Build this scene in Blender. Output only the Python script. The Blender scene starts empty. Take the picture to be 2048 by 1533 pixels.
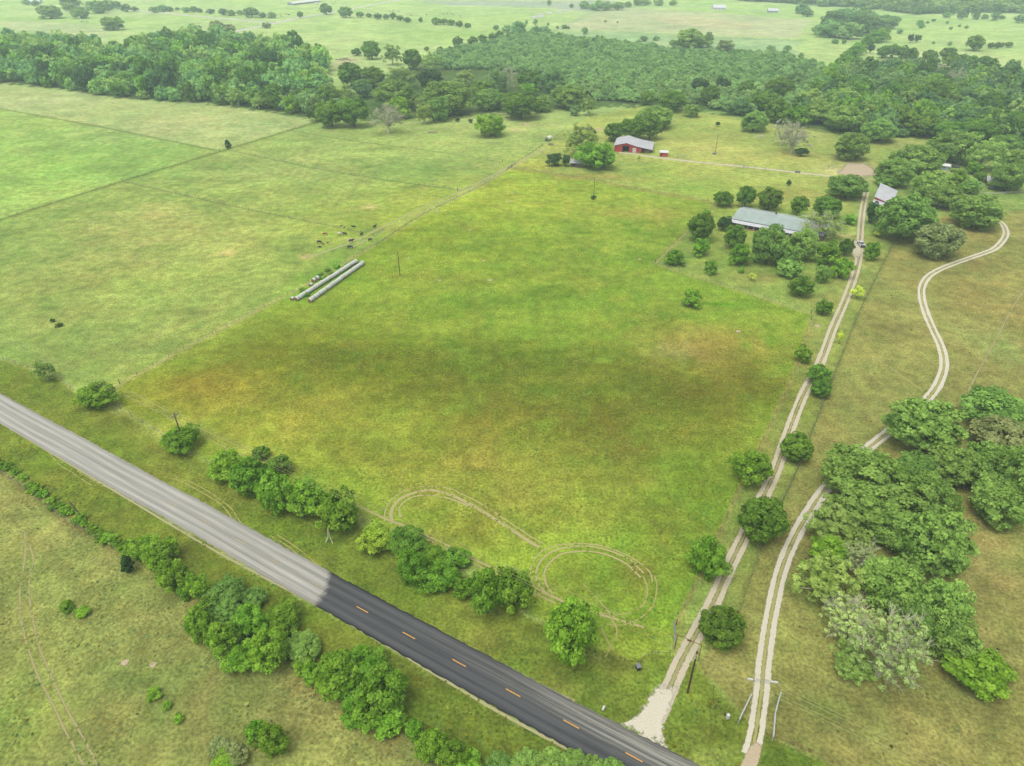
import bpy, math, random
import numpy as np
from mathutils import Vector

SC = bpy.context.scene
COL = SC.collection
rnd = random.Random(7)

# ------------------------------------------------------------------ camera
F_PX, CX, CY, H_CAM, V_HOR = 1366.0, 1024.0, 766.5, 116.0, -120.0
PITCH = math.atan((CY - V_HOR) / F_PX)
cam_d = bpy.data.cameras.new("camera")
cam = bpy.data.objects.new("camera", cam_d)
COL.objects.link(cam)
cam.location = (0, 0, H_CAM)
cam.rotation_euler = (math.pi / 2 - PITCH, 0, 0)
cam_d.sensor_width = 36.0
cam_d.lens = 36.0 * F_PX / 2048.0
cam_d.clip_start, cam_d.clip_end = 1.0, 30000.0
SC.camera = cam

# ------------------------------------------------------------------ light
SUN_EL, SUN_AZ = math.radians(66), math.radians(-140)     # azimuth from +Y towards +X
world = bpy.data.worlds.new("World")
SC.world = world
world.use_nodes = True
wn = world.node_tree
wn.nodes.clear()
w_out = wn.nodes.new("ShaderNodeOutputWorld")
w_bg = wn.nodes.new("ShaderNodeBackground")
w_sky = wn.nodes.new("ShaderNodeTexSky")
w_sky.sky_type = 'NISHITA'
w_sky.sun_disc = False
w_sky.sun_elevation = SUN_EL
w_sky.sun_rotation = SUN_AZ
w_sky.air_density = 1.0
w_sky.dust_density = 3.0
w_hsv = wn.nodes.new("ShaderNodeHueSaturation")          # overcast: the blue is mostly veiled
w_hsv.inputs["Saturation"].default_value = 0.12
w_bg.inputs["Strength"].default_value = 0.15
wn.links.new(w_sky.outputs["Color"], w_hsv.inputs["Color"])
wn.links.new(w_hsv.outputs["Color"], w_bg.inputs["Color"])
wn.links.new(w_bg.outputs["Background"], w_out.inputs["Surface"])

sun_d = bpy.data.lights.new("sun", 'SUN')
sun_d.energy = 1.3
sun_d.angle = math.radians(35)
sun_d.color = (1.0, 0.965, 0.9)
sun = bpy.data.objects.new("sun", sun_d)
COL.objects.link(sun)
to_sun = Vector((math.sin(SUN_AZ) * math.cos(SUN_EL), math.cos(SUN_AZ) * math.cos(SUN_EL), math.sin(SUN_EL)))
sun.rotation_euler = to_sun.to_track_quat('Z', 'Y').to_euler()
sun.location = (0, 0, 300)

SC.view_settings.view_transform = 'Standard'
SC.view_settings.look = 'None'
SC.view_settings.gamma = 1.0
SC.view_settings.use_curve_mapping = False
SC.view_settings.exposure = 1.31
SC.render.engine = 'CYCLES'
SC.cycles.max_bounces = 6
SC.cycles.diffuse_bounces = 4
SC.cycles.transmission_bounces = 4
SC.cycles.transparent_max_bounces = 24
SC.cycles.volume_bounces = 1
SC.cycles.use_denoising = True

KALB = 2.9     # picture value / albedo


# ------------------------------------------------------------------ geometry helpers
_c, _s = math.cos(PITCH), math.sin(PITCH)


def G(u, v, z=0.0):
    """photo pixel -> world x, y on the level z"""
    a = (np.asarray(u, float) - CX) / F_PX
    b = (np.asarray(v, float) - CY) / F_PX
    dy = _c - b * _s
    dz = -_s - b * _c
    t = (z - H_CAM) / dz
    return a * t, dy * t


def gp(u, v, z=0.0):
    x, y = G(u, v, z)
    return float(x), float(y)


def depth(x, y, z=0.0):
    return y * _c + (H_CAM - z) * _s


def pxm(u, v):
    x, y = gp(u, v)
    return F_PX / depth(x, y)


def world_pts(px):
    return np.array([gp(u, v) for u, v in px])


def lin(c):
    c = np.asarray(c, float) / 255.0
    return np.where(c <= 0.04045, c / 12.92, ((c + 0.055) / 1.055) ** 2.4)


def alb(r, g, b, k=KALB):
    return tuple(np.clip(lin((r, g, b)) / k, 0, 0.85)) + (1.0,)


def spline(pts, step):
    """Catmull-Rom through pts, resampled to about step"""
    P = np.asarray(pts, float)
    P = np.vstack([2 * P[0] - P[1], P, 2 * P[-1] - P[-2]])
    out = []
    for i in range(1, len(P) - 2):
        L = np.linalg.norm(P[i + 1] - P[i])
        n = max(1, int(L / step))
        t = np.arange(n)[:, None] / n
        p0, p1, p2, p3 = P[i - 1], P[i], P[i + 1], P[i + 2]
        out.append(0.5 * (2 * p1 + (p2 - p0) * t + (2 * p0 - 5 * p1 + 4 * p2 - p3) * t ** 2 + (3 * p1 - p0 - 3 * p2 + p3) * t ** 3))
    out.append(P[-2][None])
    return np.vstack(out)


def resample(pts, step):
    P = np.asarray(pts, float)
    d = np.r_[0, np.cumsum(np.linalg.norm(np.diff(P, axis=0), axis=1))]
    n = max(2, int(round(d[-1] / step)) + 1)
    t = np.linspace(0, d[-1], n)
    return np.stack([np.interp(t, d, P[:, k]) for k in range(P.shape[1])], 1)


def hash2(ix, iy, seed):
    h = (ix.astype(np.int64) * 374761393 + iy.astype(np.int64) * 668265263 + seed * 1442695041) & 0x7fffffff
    h = ((h ^ (h >> 13)) * 1274126177) & 0x7fffffff
    return ((h ^ (h >> 16)) & 0xffff) / 65535.0


def vnoise(x, y, scale, seed):
    x = x / scale; y = y / scale
    ix = np.floor(x); iy = np.floor(y)
    fx = x - ix; fy = y - iy
    fx = fx * fx * (3 - 2 * fx); fy = fy * fy * (3 - 2 * fy)
    a = hash2(ix, iy, seed); b = hash2(ix + 1, iy, seed)
    c = hash2(ix, iy + 1, seed); d = hash2(ix + 1, iy + 1, seed)
    return (a + (b - a) * fx) * (1 - fy) + (c + (d - c) * fx) * fy


def fbm(x, y, scale, seed, octs=4):
    r, amp, tot = 0, 1.0, 0
    for k in range(octs):
        r = r + amp * vnoise(x + 31.7 * k, y - 17.3 * k, scale, seed + k)
        tot += amp
        amp *= 0.55
        scale *= 0.5
    return r / tot


def sstep(a, b, x):
    t = np.clip((x - a) / (b - a), 0, 1)
    return t * t * (3 - 2 * t)


def in_poly(x, y, poly):
    r = np.zeros(np.shape(x), bool)
    n = len(poly)
    for i in range(n):
        x0, y0 = poly[i]; x1, y1 = poly[(i + 1) % n]
        if y0 == y1:
            continue
        c = ((y0 > y) != (y1 > y)) & (x < (x1 - x0) * (y - y0) / (y1 - y0) + x0)
        r ^= c
    return r


def dist_line(x, y, pts, lim):
    d = np.full(np.shape(x), 1e9)
    for (x0, y0), (x1, y1) in zip(pts[:-1], pts[1:]):
        m = (x > min(x0, x1) - lim) & (x < max(x0, x1) + lim) & (y > min(y0, y1) - lim) & (y < max(y0, y1) + lim)
        if not m.any():
            continue
        dx, dy = x1 - x0, y1 - y0
        L = dx * dx + dy * dy + 1e-9
        t = np.clip(((x[m] - x0) * dx + (y[m] - y0) * dy) / L, 0, 1)
        d[m] = np.minimum(d[m], np.hypot(x[m] - x0 - t * dx, y[m] - y0 - t * dy))
    return d


# ------------------------------------------------------------------ object helpers
def tag(o, label=None, cat=None, group=None, kind=None):
    if label: o['label'] = label
    if cat: o['category'] = cat
    if group: o['group'] = group
    if kind: o['kind'] = kind
    return o


def obj(name, mesh, parent=None):
    o = bpy.data.objects.new(name, mesh)
    COL.objects.link(o)
    if parent is not None:
        o.parent = parent
    return o


def empty(name, loc, rz=0.0, scale=(1, 1, 1)):
    o = bpy.data.objects.new(name, None)
    COL.objects.link(o)
    o.location = loc
    o.rotation_euler = (0, 0, rz)
    o.scale = scale
    o.empty_display_size = 0.5
    return o


def np_mesh(name, V, Fq, mats=(), attrs=None, smooth=False, mat_idx=None, cols=None):
    """V (n,3); Fq (m,3|4) ints"""
    me = bpy.data.meshes.new(name)
    V = np.asarray(V, np.float32); Fq = np.asarray(Fq, np.int32)
    k = Fq.shape[1]
    me.vertices.add(len(V)); me.vertices.foreach_set("co", V.ravel())
    me.loops.add(Fq.size); me.loops.foreach_set("vertex_index", Fq.ravel())
    me.polygons.add(len(Fq))
    me.polygons.foreach_set("loop_start", np.arange(0, Fq.size, k, dtype=np.int32))
    me.polygons.foreach_set("loop_total", np.full(len(Fq), k, np.int32))
    if smooth:
        me.polygons.foreach_set("use_smooth", np.ones(len(Fq), bool))
    for m in mats:
        me.materials.append(m)
    if mat_idx is not None:
        me.polygons.foreach_set("material_index", np.asarray(mat_idx, np.int32))
    for an, arr in (attrs or {}).items():
        a = me.attributes.new(an, 'FLOAT', 'POINT')
        a.data.foreach_set("value", np.asarray(arr, np.float32))
    if cols is not None:
        a = me.attributes.new("Col", 'FLOAT_COLOR', 'POINT')
        c4 = np.ones((len(V), 4), np.float32); c4[:, :3] = cols
        a.data.foreach_set("color", c4.ravel())
    me.update(calc_edges=True)
    return me


class MB:
    """collects simple solids into one mesh"""
    def __init__(self):
        self.v, self.f, self.m = [], [], []

    def add(self, vs, fs, mi=0):
        o = len(self.v)
        self.v += [tuple(map(float, p)) for p in vs]
        self.f += [[i + o for i in f] for f in fs]
        self.m += [mi] * len(fs)
        return self

    def box(self, x0, x1, y0, y1, z0, z1, mi=0):
        return self.add([(x0, y0, z0), (x1, y0, z0), (x1, y1, z0), (x0, y1, z0), (x0, y0, z1), (x1, y0, z1), (x1, y1, z1), (x0, y1, z1)],
                        [(0, 3, 2, 1), (4, 5, 6, 7), (0, 1, 5, 4), (1, 2, 6, 5), (2, 3, 7, 6), (3, 0, 4, 7)], mi)

    def tube(self, pts, radii, n=6, mi=0, cap=True):
        P = [Vector(p) for p in pts]
        base = len(self.v)
        vs, fs = [], []
        for i, p in enumerate(P):
            d = (P[min(i + 1, len(P) - 1)] - P[max(i - 1, 0)])
            d = d.normalized() if d.length > 1e-9 else Vector((0, 0, 1))
            a = d.orthogonal().normalized(); b = d.cross(a)
            r = radii[i] if hasattr(radii, '__len__') else radii
            for k in range(n):
                t = 2 * math.pi * k / n
                vs.append(p + a * (r * math.cos(t)) + b * (r * math.sin(t)))
        for i in range(len(P) - 1):
            for k in range(n):
                k2 = (k + 1) % n
                fs.append((i * n + k, i * n + k2, (i + 1) * n + k2, (i + 1) * n + k))
        if cap:
            fs.append(tuple(reversed(range(n))))
            fs.append(tuple(range((len(P) - 1) * n, len(P) * n)))
        return self.add(vs, fs, mi)

    def slab(self, quad, th, mi=0):
        """quad of four 3-D points with thickness th along the normal (downwards)"""
        q = [Vector(p) for p in quad]
        nrm = (q[1] - q[0]).cross(q[3] - q[0]).normalized()
        if nrm.z < 0:
            q.reverse(); nrm = -nrm
        low = [p - nrm * th for p in q]
        return self.add(q + low, [(0, 1, 2, 3), (7, 6, 5, 4), (0, 4, 5, 1), (1, 5, 6, 2), (2, 6, 7, 3), (3, 7, 4, 0)], mi)

    def prism(self, poly, z0, z1, mi=0):
        n = len(poly)
        vs = [(x, y, z0) for x, y in poly] + [(x, y, z1) for x, y in poly]
        fs = [tuple(reversed(range(n))), tuple(range(n, 2 * n))] + [(i, (i + 1) % n, n + (i + 1) % n, n + i) for i in range(n)]
        return self.add(vs, fs, mi)

    def mesh(self, name, mats, smooth=False):
        me = bpy.data.meshes.new(name)
        me.from_pydata(self.v, [], self.f)
        for m in (mats if isinstance(mats, (list, tuple)) else [mats]):
            me.materials.append(m)
        me.polygons.foreach_set("material_index", np.array(self.m, np.int32))
        if smooth:
            me.polygons.foreach_set("use_smooth", np.ones(len(self.f), bool))
        me.update(calc_edges=True)
        return me

    def build(self, name, mats, parent=None, smooth=False):
        return obj(name, self.mesh(name, mats, smooth), parent)


# ------------------------------------------------------------------ materials
def new_mat(name):
    m = bpy.data.materials.new(name)
    m.use_nodes = True
    nt = m.node_tree
    nt.nodes.clear()
    out = nt.nodes.new("ShaderNodeOutputMaterial")
    return m, nt, out


def N(nt, t, **kw):
    n = nt.nodes.new("ShaderNode" + t)
    for k, v in kw.items():
        setattr(n, k, v)
    return n


def math_node(nt, op, a, b=None, c=None, clamp=False):
    n = N(nt, "Math", operation=op, use_clamp=clamp)
    for i, x in enumerate((a, b, c)):
        if x is None: continue
        if hasattr(x, 'is_output') or hasattr(x, 'links'):
            nt.links.new(x, n.inputs[i])
        else:
            n.inputs[i].default_value = x
    return n.outputs[0]


def noise(nt, vec, scale, detail=2.0, rough=0.55):
    n = N(nt, "TexNoise")
    n.inputs["Scale"].default_value = scale
    n.inputs["Detail"].default_value = detail
    n.inputs["Roughness"].default_value = rough
    nt.links.new(vec, n.inputs["Vector"])
    return n.outputs["Fac"]


def mixc(nt, fac, a, b, blend='MIX'):
    n = N(nt, "Mix", data_type='RGBA', blend_type=blend)
    for sock, x in ((n.inputs[0], fac), (n.inputs[6], a), (n.inputs[7], b)):
        if hasattr(x, 'links'):
            nt.links.new(x, sock)
        else:
            sock.default_value = x
    return n.outputs[2]


def ramp(nt, x, lo, hi, a=0.0, b=1.0):
    n = N(nt, "MapRange", interpolation_type='SMOOTHSTEP')
    nt.links.new(x, n.inputs[0])
    n.inputs[1].default_value = lo; n.inputs[2].default_value = hi
    n.inputs[3].default_value = a; n.inputs[4].default_value = b
    return n.outputs[0]


def plain(name, col, rough=0.7, var=0.15, scale=1.5, metallic=0.0, spec=0.3):
    m, nt, out = new_mat(name)
    bs = N(nt, "BsdfPrincipled")
    bs.inputs["Roughness"].default_value = rough
    bs.inputs["Metallic"].default_value = metallic
    bs.inputs["Specular IOR Level"].default_value = spec
    tc = N(nt, "TexCoord")
    f = noise(nt, tc.outputs["Object"], scale, 4.0, 0.6)
    k = ramp(nt, f, 0.3, 0.7, 1 - var, 1 + var)
    mul = N(nt, "VectorMath", operation='SCALE')
    mul.inputs[0].default_value = col[:3]
    nt.links.new(k, mul.inputs["Scale"])
    nt.links.new(mul.outputs[0], bs.inputs["Base Color"])
    nt.links.new(bs.outputs[0], out.inputs[0])
    return m


def leaf_mat(name, dark, light, transl=0.45, hue=0.010, val=0.18):
    m, nt, out = new_mat(name)
    at = N(nt, "Attribute", attribute_name="tint")
    oi = N(nt, "ObjectInfo")
    c = mixc(nt, at.outputs["Fac"], dark, light)
    hs = N(nt, "HueSaturation")
    nt.links.new(c, hs.inputs["Color"])
    nt.links.new(ramp(nt, oi.outputs["Random"], 0, 1, 0.5 - hue, 0.5 + hue), hs.inputs["Hue"])
    r2 = math_node(nt, 'FRACT', math_node(nt, 'MULTIPLY', oi.outputs["Random"], 17.31))
    nt.links.new(ramp(nt, r2, 0, 1, 1 - val, 1 + val), hs.inputs["Value"])
    d = N(nt, "BsdfDiffuse"); t = N(nt, "BsdfTranslucent"); mx = N(nt, "MixShader")
    nt.links.new(hs.outputs[0], d.inputs[0]); nt.links.new(hs.outputs[0], t.inputs[0])
    mx.inputs[0].default_value = transl
    nt.links.new(d.outputs[0], mx.inputs[1]); nt.links.new(t.outputs[0], mx.inputs[2])
    nt.links.new(mx.outputs[0], out.inputs[0])
    return m


def grass_mat():
    m, nt, out = new_mat("pasture_grass")
    col = N(nt, "Attribute", attribute_name="Col")
    geo = N(nt, "NewGeometry")
    P = geo.outputs["Position"]
    n1 = noise(nt, P, 1.5, 3.0, 0.62)
    n2 = noise(nt, P, 0.28, 3.0, 0.6)
    n3 = noise(nt, P, 0.05, 4.0, 0.6)
    v = math_node(nt, 'MULTIPLY', ramp(nt, n1, 0.28, 0.72, 0.66, 1.34), ramp(nt, n2, 0.3, 0.7, 0.8, 1.2))
    v = math_node(nt, 'MULTIPLY', v, ramp(nt, n3, 0.3, 0.7, 0.9, 1.1))
    mul = N(nt, "VectorMath", operation='SCALE')
    nt.links.new(col.outputs["Color"], mul.inputs[0]); nt.links.new(v, mul.inputs["Scale"])
    # dry straw and fresh blades in small patches
    n4 = noise(nt, P, 0.55, 4.0, 0.65)
    straw = mixc(nt, ramp(nt, n4, 0.56, 0.76, 0.0, 0.24), mul.outputs[0], (0.145, 0.122, 0.05, 1))
    n5 = noise(nt, P, 0.41, 4.0, 0.65)
    fresh = mixc(nt, ramp(nt, n5, 0.56, 0.74, 0.0, 0.35), straw, (0.052, 0.088, 0.012, 1))
    bs = N(nt, "BsdfDiffuse")
    nt.links.new(fresh, bs.inputs[0])
    bp = N(nt, "Bump")
    bp.inputs["Strength"].default_value = 0.6
    bp.inputs["Distance"].default_value = 0.35
    nt.links.new(n1, bp.inputs["Height"])
    nt.links.new(bp.outputs[0], bs.inputs["Normal"])
    nt.links.new(bs.outputs[0], out.inputs[0])
    return m


def tuft_mat():
    m, nt, out = new_mat("tuft_blades")
    col = N(nt, "Attribute", attribute_name="Col")
    d = N(nt, "BsdfDiffuse"); t = N(nt, "BsdfTranslucent"); mx = N(nt, "MixShader")
    nt.links.new(col.outputs["Color"], d.inputs[0]); nt.links.new(col.outputs["Color"], t.inputs[0])
    mx.inputs[0].default_value = 0.3
    nt.links.new(d.outputs[0], mx.inputs[1]); nt.links.new(t.outputs[0], mx.inputs[2])
    nt.links.new(mx.outputs[0], out.inputs[0])
    return m


def track_mat(name, colA, colB, soft=0.45, cover=0.55, nscale=1.3, rag=0.9):
    """ribbon whose ragged edge lets the grass through; attribute across = -1..1"""
    m, nt, out = new_mat(name)
    ac = N(nt, "Attribute", attribute_name="across")
    geo = N(nt, "NewGeometry")
    P = geo.outputs["Position"]
    a = math_node(nt, 'ABSOLUTE', ac.outputs["Fac"])
    edge = ramp(nt, a, 1 - soft, 1.0, 1.0, 0.0)
    n1 = noise(nt, P, nscale, 4.0, 0.65)
    n2 = noise(nt, P, 0.10, 4.0, 0.65)
    k = math_node(nt, 'ADD', edge, math_node(nt, 'MULTIPLY', math_node(nt, 'SUBTRACT', n1, 0.5), rag))
    k = math_node(nt, 'ADD', k, math_node(nt, 'MULTIPLY', math_node(nt, 'SUBTRACT', n2, 0.5), 1.3))
    alpha = ramp(nt, k, 1 - cover - 0.25, 1 - cover + 0.25, 0, 1)
    alpha = math_node(nt, 'MULTIPLY', alpha, ramp(nt, a, 0.85, 1.0, 1.0, 0.0))
    n3 = noise(nt, P, 4.0, 3.0, 0.7)
    c = mixc(nt, ramp(nt, n3, 0.3, 0.7), colA, colB)
    bs = N(nt, "BsdfDiffuse"); tr = N(nt, "BsdfTransparent"); mx = N(nt, "MixShader")
    nt.links.new(c, bs.inputs[0])
    nt.links.new(alpha, mx.inputs[0]); nt.links.new(tr.outputs[0], mx.inputs[1]); nt.links.new(bs.outputs[0], mx.inputs[2])
    nt.links.new(mx.outputs[0], out.inputs[0])
    return m


def road_mat():
    m, nt, out = new_mat("road_surface")
    ac = N(nt, "Attribute", attribute_name="across")
    al = N(nt, "Attribute", attribute_name="along")
    old = N(nt, "Attribute", attribute_name="old")
    geo = N(nt, "NewGeometry")
    P = geo.outputs["Position"]
    x = ac.outputs["Fac"]
    n1 = noise(nt, P, 5.0, 4.0, 0.7)
    # streaks along the road
    cmb = N(nt, "CombineXYZ")
    nt.links.new(math_node(nt, 'MULTIPLY', x, 9.0), cmb.inputs[0])
    nt.links.new(math_node(nt, 'MULTIPLY', al.outputs["Fac"], 0.04), cmb.inputs[1])
    st = noise(nt, cmb.outputs[0], 1.0, 5.0, 0.65)
    # wheel paths: two per lane
    w = None
    for c0 in (-0.68, -0.27, 0.27, 0.68):
        d = math_node(nt, 'ABSOLUTE', math_node(nt, 'SUBTRACT', x, c0))
        g = ramp(nt, d, 0.01, 0.2, 1.0, 0.0)
        w = g if w is None else math_node(nt, 'MAXIMUM', w, g)
    # old chip seal: pale, paths paler; new seal: dark, paths greyer
    o = mixc(nt, w, alb(170, 168, 157), alb(194, 192, 181))
    nw = mixc(nt, math_node(nt, 'MULTIPLY', w, 0.5), alb(80, 82, 84), alb(110, 111, 110))
    nw = mixc(nt, ramp(nt, math_node(nt, 'ABSOLUTE', x), 0.86, 0.97), nw, alb(52, 52, 52))
    e = ramp(nt, math_node(nt, 'ABSOLUTE', x), 0.9, 1.0)
    o = mixc(nt, math_node(nt, 'MULTIPLY', e, 0.5), o, alb(150, 140, 125))
    seam = math_node(nt, 'ADD', old.outputs["Fac"], math_node(nt, 'MULTIPLY', math_node(nt, 'SUBTRACT', noise(nt, P, 0.9, 4.0, 0.7), 0.5), 0.7))
    c = mixc(nt, ramp(nt, seam, 0.25, 0.75), nw, o)
    dust = N(nt, "Attribute", attribute_name="dust")
    c = mixc(nt, math_node(nt, 'MULTIPLY', dust.outputs["Fac"], ramp(nt, st, 0.3, 0.7, 0.15, 1.0)), c, alb(165, 163, 150))
    k = math_node(nt, 'MULTIPLY', ramp(nt, st, 0.3, 0.7, 0.8, 1.2), ramp(nt, n1, 0.3, 0.7, 0.88, 1.12))
    mul = N(nt, "VectorMath", operation='SCALE')
    nt.links.new(c, mul.inputs[0]); nt.links.new(k, mul.inputs["Scale"])
    bs = N(nt, "BsdfPrincipled")
    bs.inputs["Roughness"].default_value = 0.85
    bs.inputs["Specular IOR Level"].default_value = 0.15
    nt.links.new(mul.outputs[0], bs.inputs["Base Color"])
    nt.links.new(bs.outputs[0], out.inputs[0])
    return m


def metal_roof_mat(name, col, pitch=0.9):
    m, nt, out = new_mat(name)
    tc = N(nt, "TexCoord")
    wv = N(nt, "TexWave", wave_type='BANDS', bands_direction='X')
    wv.inputs["Scale"].default_value = 1.0 / pitch
    nt.links.new(tc.outputs["Object"], wv.inputs["Vector"])
    n1 = noise(nt, tc.outputs["Object"], 0.35, 4.0, 0.65)
    k = math_node(nt, 'MULTIPLY', ramp(nt, n1, 0.3, 0.7, 0.88, 1.08), ramp(nt, wv.outputs["Fac"], 0.0, 0.25, 0.9, 1.0))
    mul = N(nt, "VectorMath", operation='SCALE')
    mul.inputs[0].default_value = col[:3]
    nt.links.new(k, mul.inputs["Scale"])
    bs = N(nt, "BsdfPrincipled")
    bs.inputs["Roughness"].default_value = 0.45
    nt.links.new(mul.outputs[0], bs.inputs["Base Color"])
    nt.links.new(bs.outputs[0], out.inputs[0])
    return m


M = {
    'grass': grass_mat(), 'tuft': tuft_mat(), 'road': road_mat(),
    'gravel': track_mat("caliche_gravel", alb(232, 222, 194), alb(206, 194, 160), 0.8, 0.64, 1.1, 1.6),
    'gravel_white': track_mat("white_caliche", alb(240, 236, 216), alb(218, 208, 178), 0.8, 0.64, 1.1, 1.6),
    'lane_dirt': track_mat("lane_dirt", alb(198, 194, 148), alb(178, 174, 120), 0.7, 0.5, 0.8),
    'tyre': track_mat("pressed_grass", alb(206, 198, 142), alb(184, 172, 112), 0.7, 0.62, 0.9),
    'tyre_faint': track_mat("pressed_grass_faint", alb(194, 190, 122), alb(172, 166, 96), 0.8, 0.42, 0.7),
    'rut': track_mat("worn_rut", alb(188, 182, 130), alb(170, 162, 106), 0.9, 0.36, 0.6),
    'strip_grass': track_mat("fence_row_grass", alb(124, 134, 78), alb(108, 118, 64), 0.7, 0.5, 0.7),
    'farroad': track_mat("far_gravel_road", alb(226, 222, 212), alb(206, 200, 188), 0.3, 1.0, 0.3),
    'bare': track_mat("bare_soil", alb(222, 205, 175), alb(192, 172, 138), 0.6, 0.5, 0.9),
    'bare_red': track_mat("bare_reddish_soil", alb(204, 178, 138), alb(178, 150, 108), 0.7, 0.42, 0.5),
    'yellow_worn': plain("worn_yellow_paint", alb(206, 178, 122), 0.8, 0.25, 3.0),
    'yellow': plain("yellow_paint", alb(236, 176, 74), 0.6, 0.2, 3.0),
    'white': plain("white_paint", alb(236, 236, 230), 0.6, 0.1),
    'roof_white': metal_roof_mat("white_metal_roof", alb(222, 222, 226)),
    'roof_green': metal_roof_mat("pale_green_metal_roof", alb(178, 196, 187)),
    'roof_grey': metal_roof_mat("grey_metal_roof", alb(190, 190, 194)),
    'red': plain("barn_red_metal", alb(214, 66, 76), 0.6, 0.12, 0.8),
    'red_dark': plain("dark_red_trim", alb(120, 55, 60), 0.6, 0.1),
    'brown_wall': plain("brown_boards", alb(120, 100, 88), 0.8, 0.25, 2.0),
    'wall_pale': plain("pale_siding", alb(185, 205, 205), 0.7, 0.1),
    'pale_board': plain("pale_grey_boards", alb(196, 202, 194), 0.8, 0.12, 2.0),
    'dark': plain("dark_opening", (0.012, 0.013, 0.016), 0.8, 0.1),
    'glass': plain("dark_glass", (0.015, 0.018, 0.022), 0.12, 0.05, spec=0.5),
    'wood': plain("weathered_wood", alb(122, 104, 84), 0.9, 0.3, 3.0),
    'pole': plain("creosote_pole", alb(88, 56, 38), 0.9, 0.3, 2.0),
    'grey_wood': plain("grey_post", alb(150, 140, 122), 0.9, 0.3, 3.0),
    'steel': plain("galvanised_steel", alb(170, 178, 176), 0.5, 0.15, metallic=0.3),
    'gate_green': plain("green_gate_paint", alb(120, 158, 135), 0.6, 0.15),
    'rust_pipe': plain("rusty_pipe", alb(128, 84, 55), 0.8, 0.25, 2.0),
    'wire': plain("conductor_wire", alb(196, 190, 130), 0.6, 0.1),
    'bark': plain("bark", alb(112, 98, 84), 0.95, 0.3, 2.0),
    'bark_pale': plain("pale_bark", alb(220, 222, 178), 0.95, 0.2, 2.0),
    'hay_wrap': None, 'hay_end': plain("hay_end", alb(158, 112, 82), 0.95, 0.35, 4.0),
    'black': plain("black_plastic", (0.018, 0.018, 0.02), 0.5, 0.2),
    'tyre_rubber': plain("tyre_rubber", (0.02, 0.02, 0.02), 0.85, 0.2),
    'car_white': plain("white_car_paint", alb(236, 237, 240), 0.25, 0.03, spec=0.5),
    'car_dark': plain("dark_car_paint", (0.03, 0.035, 0.05), 0.25, 0.05, spec=0.5),
    'cow_black': plain("black_hide", (0.012, 0.011, 0.011), 0.7, 0.3, 3.0),
    'cow_red': plain("red_hide", alb(168, 92, 52), 0.75, 0.2, 3.0),
    'cow_white': plain("cream_hide", alb(240, 228, 200), 0.75, 0.12, 3.0),
    'chalk': plain("pale_rubble", alb(232, 226, 214), 0.9, 0.2, 1.2),
    'brush': plain("dead_brush", alb(165, 150, 138), 0.95, 0.3, 1.2),
    'canvas': plain("white_tarp", alb(232, 232, 232), 0.6, 0.08),
    'leaf_shade': leaf_mat("leaves_shade", (0.046, 0.104, 0.012, 1), (0.145, 0.26, 0.03, 1)),
    'leaf_oak': leaf_mat("leaves_oak", (0.078, 0.155, 0.024, 1), (0.24, 0.385, 0.078, 1), hue=0.010),
    'leaf_lush': leaf_mat("leaves_lush", (0.066, 0.16, 0.009, 1), (0.205, 0.365, 0.036, 1)),
    'leaf_mound': leaf_mat("leaves_thicket", (0.085, 0.17, 0.045, 1), (0.225, 0.365, 0.1, 1), hue=0.010, val=0.2),
    'leaf_wood': leaf_mat("leaves_wood", (0.066, 0.142, 0.04, 1), (0.185, 0.315, 0.088, 1), hue=0.014, val=0.3),
    'leaf_light': leaf_mat("leaves_light", (0.15, 0.245, 0.04, 1), (0.34, 0.455, 0.115, 1), transl=0.55),
    'leaf_pale': leaf_mat("leaves_pale", (0.24, 0.33, 0.09, 1), (0.46, 0.56, 0.2, 1), transl=0.5),
    'leaf_sap': leaf_mat("leaves_sapling", (0.26, 0.34, 0.035, 1), (0.48, 0.55, 0.08, 1)),
    'leaf_lime': leaf_mat("leaves_lime", (.13, .25, .018, 1), (.31, .44, .055, 1)),
    'leaf_olive': leaf_mat("leaves_olive", (0.105, 0.135, 0.04, 1), (0.25, 0.295, 0.105, 1)),
    'leaf_bare': leaf_mat("twig_buds", (0.2, 0.215, 0.13, 1), (0.3, 0.31, 0.19, 1), hue=0.0),
    'leaf_dark': leaf_mat("leaves_dark", (0.022, 0.053, 0.014, 1), (0.064, 0.123, 0.031, 1)),
}


def wrap_mat():
    m, nt, out = new_mat("net_wrap")
    tc = N(nt, "TexCoord")
    n1 = noise(nt, tc.outputs["Object"], 2.5, 4.0, 0.65)
    oi = N(nt, "ObjectInfo")
    c = mixc(nt, oi.outputs["Random"], alb(224, 222, 200), alb(218, 230, 216))
    k = ramp(nt, n1, 0.3, 0.7, 0.9, 1.1)
    mul = N(nt, "VectorMath", operation='SCALE')
    nt.links.new(c, mul.inputs[0]); nt.links.new(k, mul.inputs["Scale"])
    bs = N(nt, "BsdfPrincipled"); bs.inputs["Roughness"].default_value = 0.7
    nt.links.new(mul.outputs[0], bs.inputs["Base Color"])
    nt.links.new(bs.outputs[0], out.inputs[0])
    return m


M['hay_wrap'] = wrap_mat()

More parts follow.
